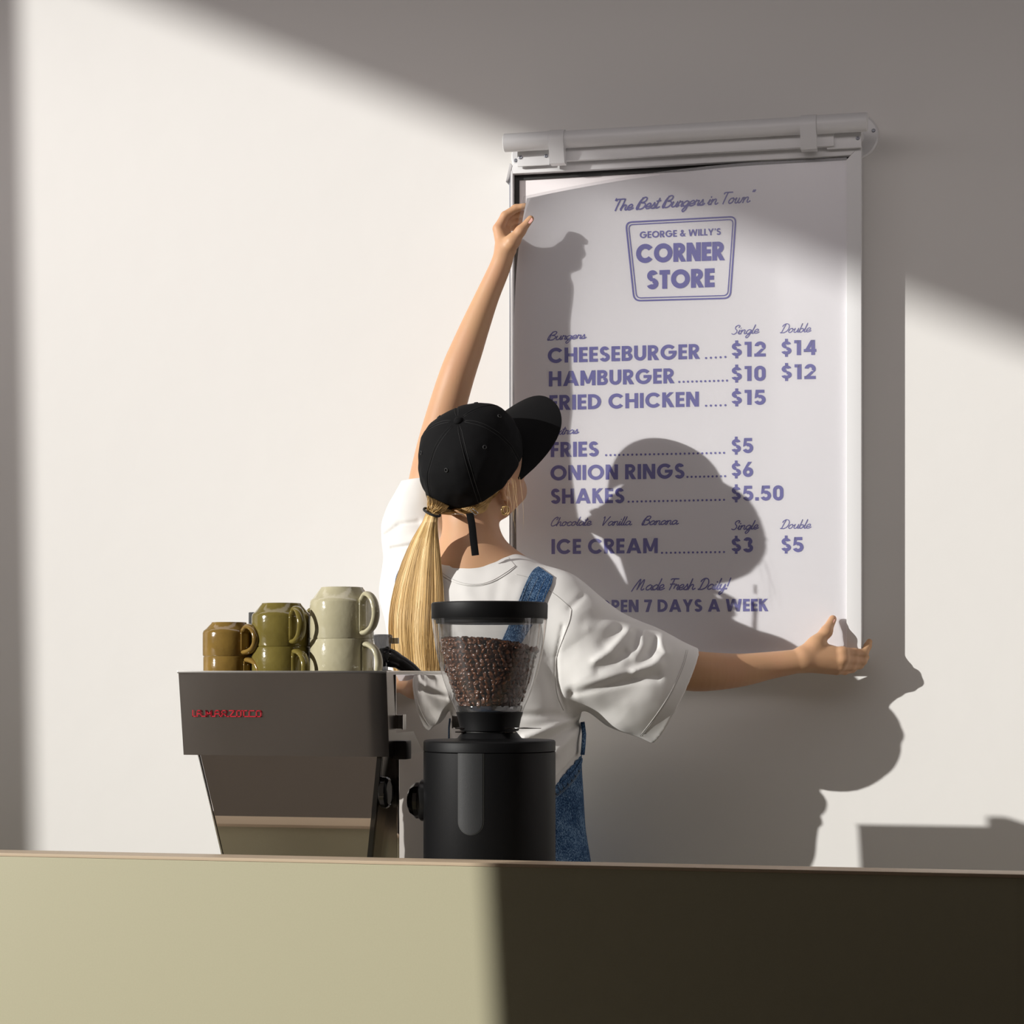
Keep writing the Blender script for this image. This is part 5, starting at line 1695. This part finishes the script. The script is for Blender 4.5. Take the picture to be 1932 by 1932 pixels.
# tail: centre line and half widths, in metres across the room
TC = [(816, 966, .452, 12), (811, 985, .462, 15), (803, 1015, .472, 25), (795, 1060, .482, 37), (789, 1110, .488, 46), (785, 1160, .490, 50), (784, 1210, .488, 48), (788, 1260, .486, 44), (796, 1320, .482, 34), (804, 1370, .478, 20)]
for i_, (x_, y_, h_, w_) in enumerate(TC):
    if 2 <= i_ <= 7:
        hit_ = max([-(on_tee(x_ + q_, y_, 0) or Vector((0, -.40, 0))).y for q_ in (-25, 0, 25)])
        TC[i_] = (x_, y_, max(.446, min(h_, hit_ + .013)), w_)
    elif i_ > 7:
        TC[i_] = (x_, y_, TC[7][2], w_)
print(TC)
tcs = spline([npv(q) for q in TC], 4)
# smooth inner body of the tail, then fine strands over it
cv, cf, csd = [], [], []
NR = 48
for i, (x, y, h, w_) in enumerate(tcs):
    g_ = i / (len(tcs) - 1)
    w2 = w_ * (.91 if g_ < .85 else .93 * (1 - (g_ - .85) / .15 * .8))
    for k in range(NR):
        a = 2 * math.pi * k / NR
        u = math.cos(a)
        cv.append(npv(W(x + u * w2 + .8 * math.sin(k * 2.3), y, h + math.sin(a) * .0108 * (.55 + g_ * .5) + .0008 * math.sin(k * 3.1 + g_ * 2))))
        csd.append(.46 + .18 * math.sin(u * 9 + 1.0) + .10 * math.sin(u * 31 + g_) - (.12 if u > .5 else 0))
for i in range(len(tcs) - 1):
    for k in range(NR):
        k2 = (k + 1) % NR
        cf.append((i * NR + k, (i + 1) * NR + k, (i + 1) * NR + k2, i * NR + k2))
core = fast_obj('ponytail', np.array(cv), np.array(cf), M_HAIR, root)
at = core.data.attributes.new('shade', 'FLOAT', 'POINT')
at.data.foreach_set('value', np.clip(np.array(csd), 0, 1).astype(np.float32))
paths, rads, shs = [], [], []
for k in range(3000):
    a = rnd.uniform(-.15, math.pi + .15)
    u = math.cos(a) * rnd.uniform(.92, 1.0)
    lay = rnd.uniform(.95, 1.15)
    drift = rnd.gauss(0, .05)
    n_end = len(tcs) - rnd.randint(0, 8)
    i0 = 0
    ph0 = rnd.uniform(0, 6)
    pts = []
    for i in range(i0, n_end, 2):
        x, y, h, w_ = tcs[i]
        g_ = i / len(tcs)
        uu = u + drift * g_ * 1.6 + .035 * math.sin(ph0 + g_ * 6) * g_
        flare = (rnd.random() - .5) * .05 if (k % 37 == 0) else 0
        pts.append(npv(W(x + (uu + flare) * w_ * .95, y, h + math.sin(a) * lay * .0128 * (.55 + g_ * .5) + .0004)))
    if len(pts) < 4: continue
    paths.append(pts); rads.append(rnd.uniform(.00032, .00055))
    shs.append(min(1, max(0, .56 + .20 * math.sin(u * 9 + 1.0) + .10 * math.sin(u * 27) + rnd.uniform(-.17, .17) - (.16 if .45 < u < .9 else 0))))
strands('ponytail_strands', paths, rads, core, shs)
# hair drawn over the nape into the tie
paths, rads, shs = [], [], []
for k in range(520):
    t = k / 520
    s0 = rnd.random()
    x0, y0 = 968 - s0 * 150 + rnd.uniform(-4, 4), 900 + s0 * 38 + rnd.uniform(-10, 25)
    x1, y1 = 822 + rnd.uniform(-8, 8), 966 + rnd.uniform(-6, 6)
    mx_, my_ = (x0 + x1) / 2 + rnd.uniform(-6, 10), max(y0, y1) + 14 * (1 - s0) + rnd.uniform(-6, 8)
    pts = []
    for i in range(11):
        q = i / 10
        px = x0 * (1 - q) ** 2 + mx_ * 2 * q * (1 - q) + x1 * q * q
        py = y0 * (1 - q) ** 2 + my_ * 2 * q * (1 - q) + y1 * q * q
        hit = bv_h.ray_cast(CAM, ray(px, py).normalized())
        p = hit[0] if hit[0] is not None else None
        if p is None: continue
        pts.append(npv(p - ray(px, py).normalized() * (.0006 + .0018 * rnd.random())))
    if len(pts) > 5:
        if k % 2 == 0:
            pts.append(npv(W(818 + rnd.uniform(-7, 7), 969, .452)))
        paths.append(pts); rads.append(rnd.uniform(.0005, .0008)); shs.append(min(1, max(0, rnd.gauss(.42, .2))))
strands('nape_hair', paths, rads, root, shs)
# gathered hair between the cap and the tie
bv_c = BVHTree.FromPolygons([tuple(q.co + ORG[capo]) for q in capo.data.vertices], [tuple(q.vertices) for q in capo.data.polygons])
paths, rads, shs = [], [], []
for k in range(420):
    t = k / 420
    x0 = 796 + 52 * rnd.random()
    y0 = 930 + (x0 - 796) * .45
    hit = bv_c.ray_cast(CAM, ray(x0, y0).normalized())
    if hit[0] is None: continue
    h0 = -hit[0].y - .007
    q1 = (x0 - 796) / 52
    x1, y1 = 803 + 20 * q1 + rnd.uniform(-2, 2), 962 + 10 * q1
    h1 = .452 + .010 * math.sin(q1 * math.pi) * rnd.random()
    mid = ((x0 + x1) / 2 + rnd.uniform(-3, 3) + 2, (y0 + y1) / 2 + rnd.uniform(-3, 3), max(h0, h1) + .004 * rnd.random())
    pts = [npv(W(*q)) for q in spline([(x0, y0, h0), mid, (x1, y1, h1), (x1 - 1, y1 + 10, h1 + .006)], 4)]
    paths.append(pts); rads.append(rnd.uniform(.0004, .0008)); shs.append(min(1, max(0, rnd.gauss(.5 - .12 * q1, .17))))
strands('gathered_hair', paths, rads, root, shs)
# loose hairs by the ear
paths, rads, shs = [], [], []
for k in range(8):
    ja, jb = rnd.uniform(-3, 9), rnd.uniform(60, 100)
    x0, y0 = 966 + rnd.uniform(-8, 12), 905 + rnd.uniform(-8, 8)
    p0 = W(x0, y0, .40)
    pts = [npv(W(x0 + q * ja + 6 * math.sin(q * 2 + k), y0 + q * jb, .405 + .01 * q)) for q in np.linspace(0, 1, 7)]
    pts = [npv(q) for q in spline(pts, 2)]
    paths.append(pts); rads.append(.00014); shs.append(.8)
strands('loose_hair', paths, rads, root, shs)
tie = [W(800, 962, .464), W(806, 967, .470), W(814, 971, .472), W(824, 974, .468), W(830, 973, .458), W(826, 966, .446), W(812, 961, .440), W(802, 959, .450)]
MB().tube([Vector(q) for q in spline([npv(q) for q in tie], 4, closed=True)], .0024, n=8, closed=True).obj('hair_tie', M_HAIRTIE, root, True)
# gold hoops
ec = W(953, 966, .405)
for k, dx in enumerate((0, 3.5)):
    c = W(951 + dx, 963, .405 - .002 * k)
    MB().tube([c + RGT * (.0062 * math.cos(a)) * (.8 + .2 * k) + UPV * (.0085 * math.sin(a)) + FWD * (.003 * math.cos(a)) for a in [2 * math.pi * q / 24 for q in range(24)]], .0013, n=8, closed=True).obj('hoop_earring', M_GOLD, root, True)
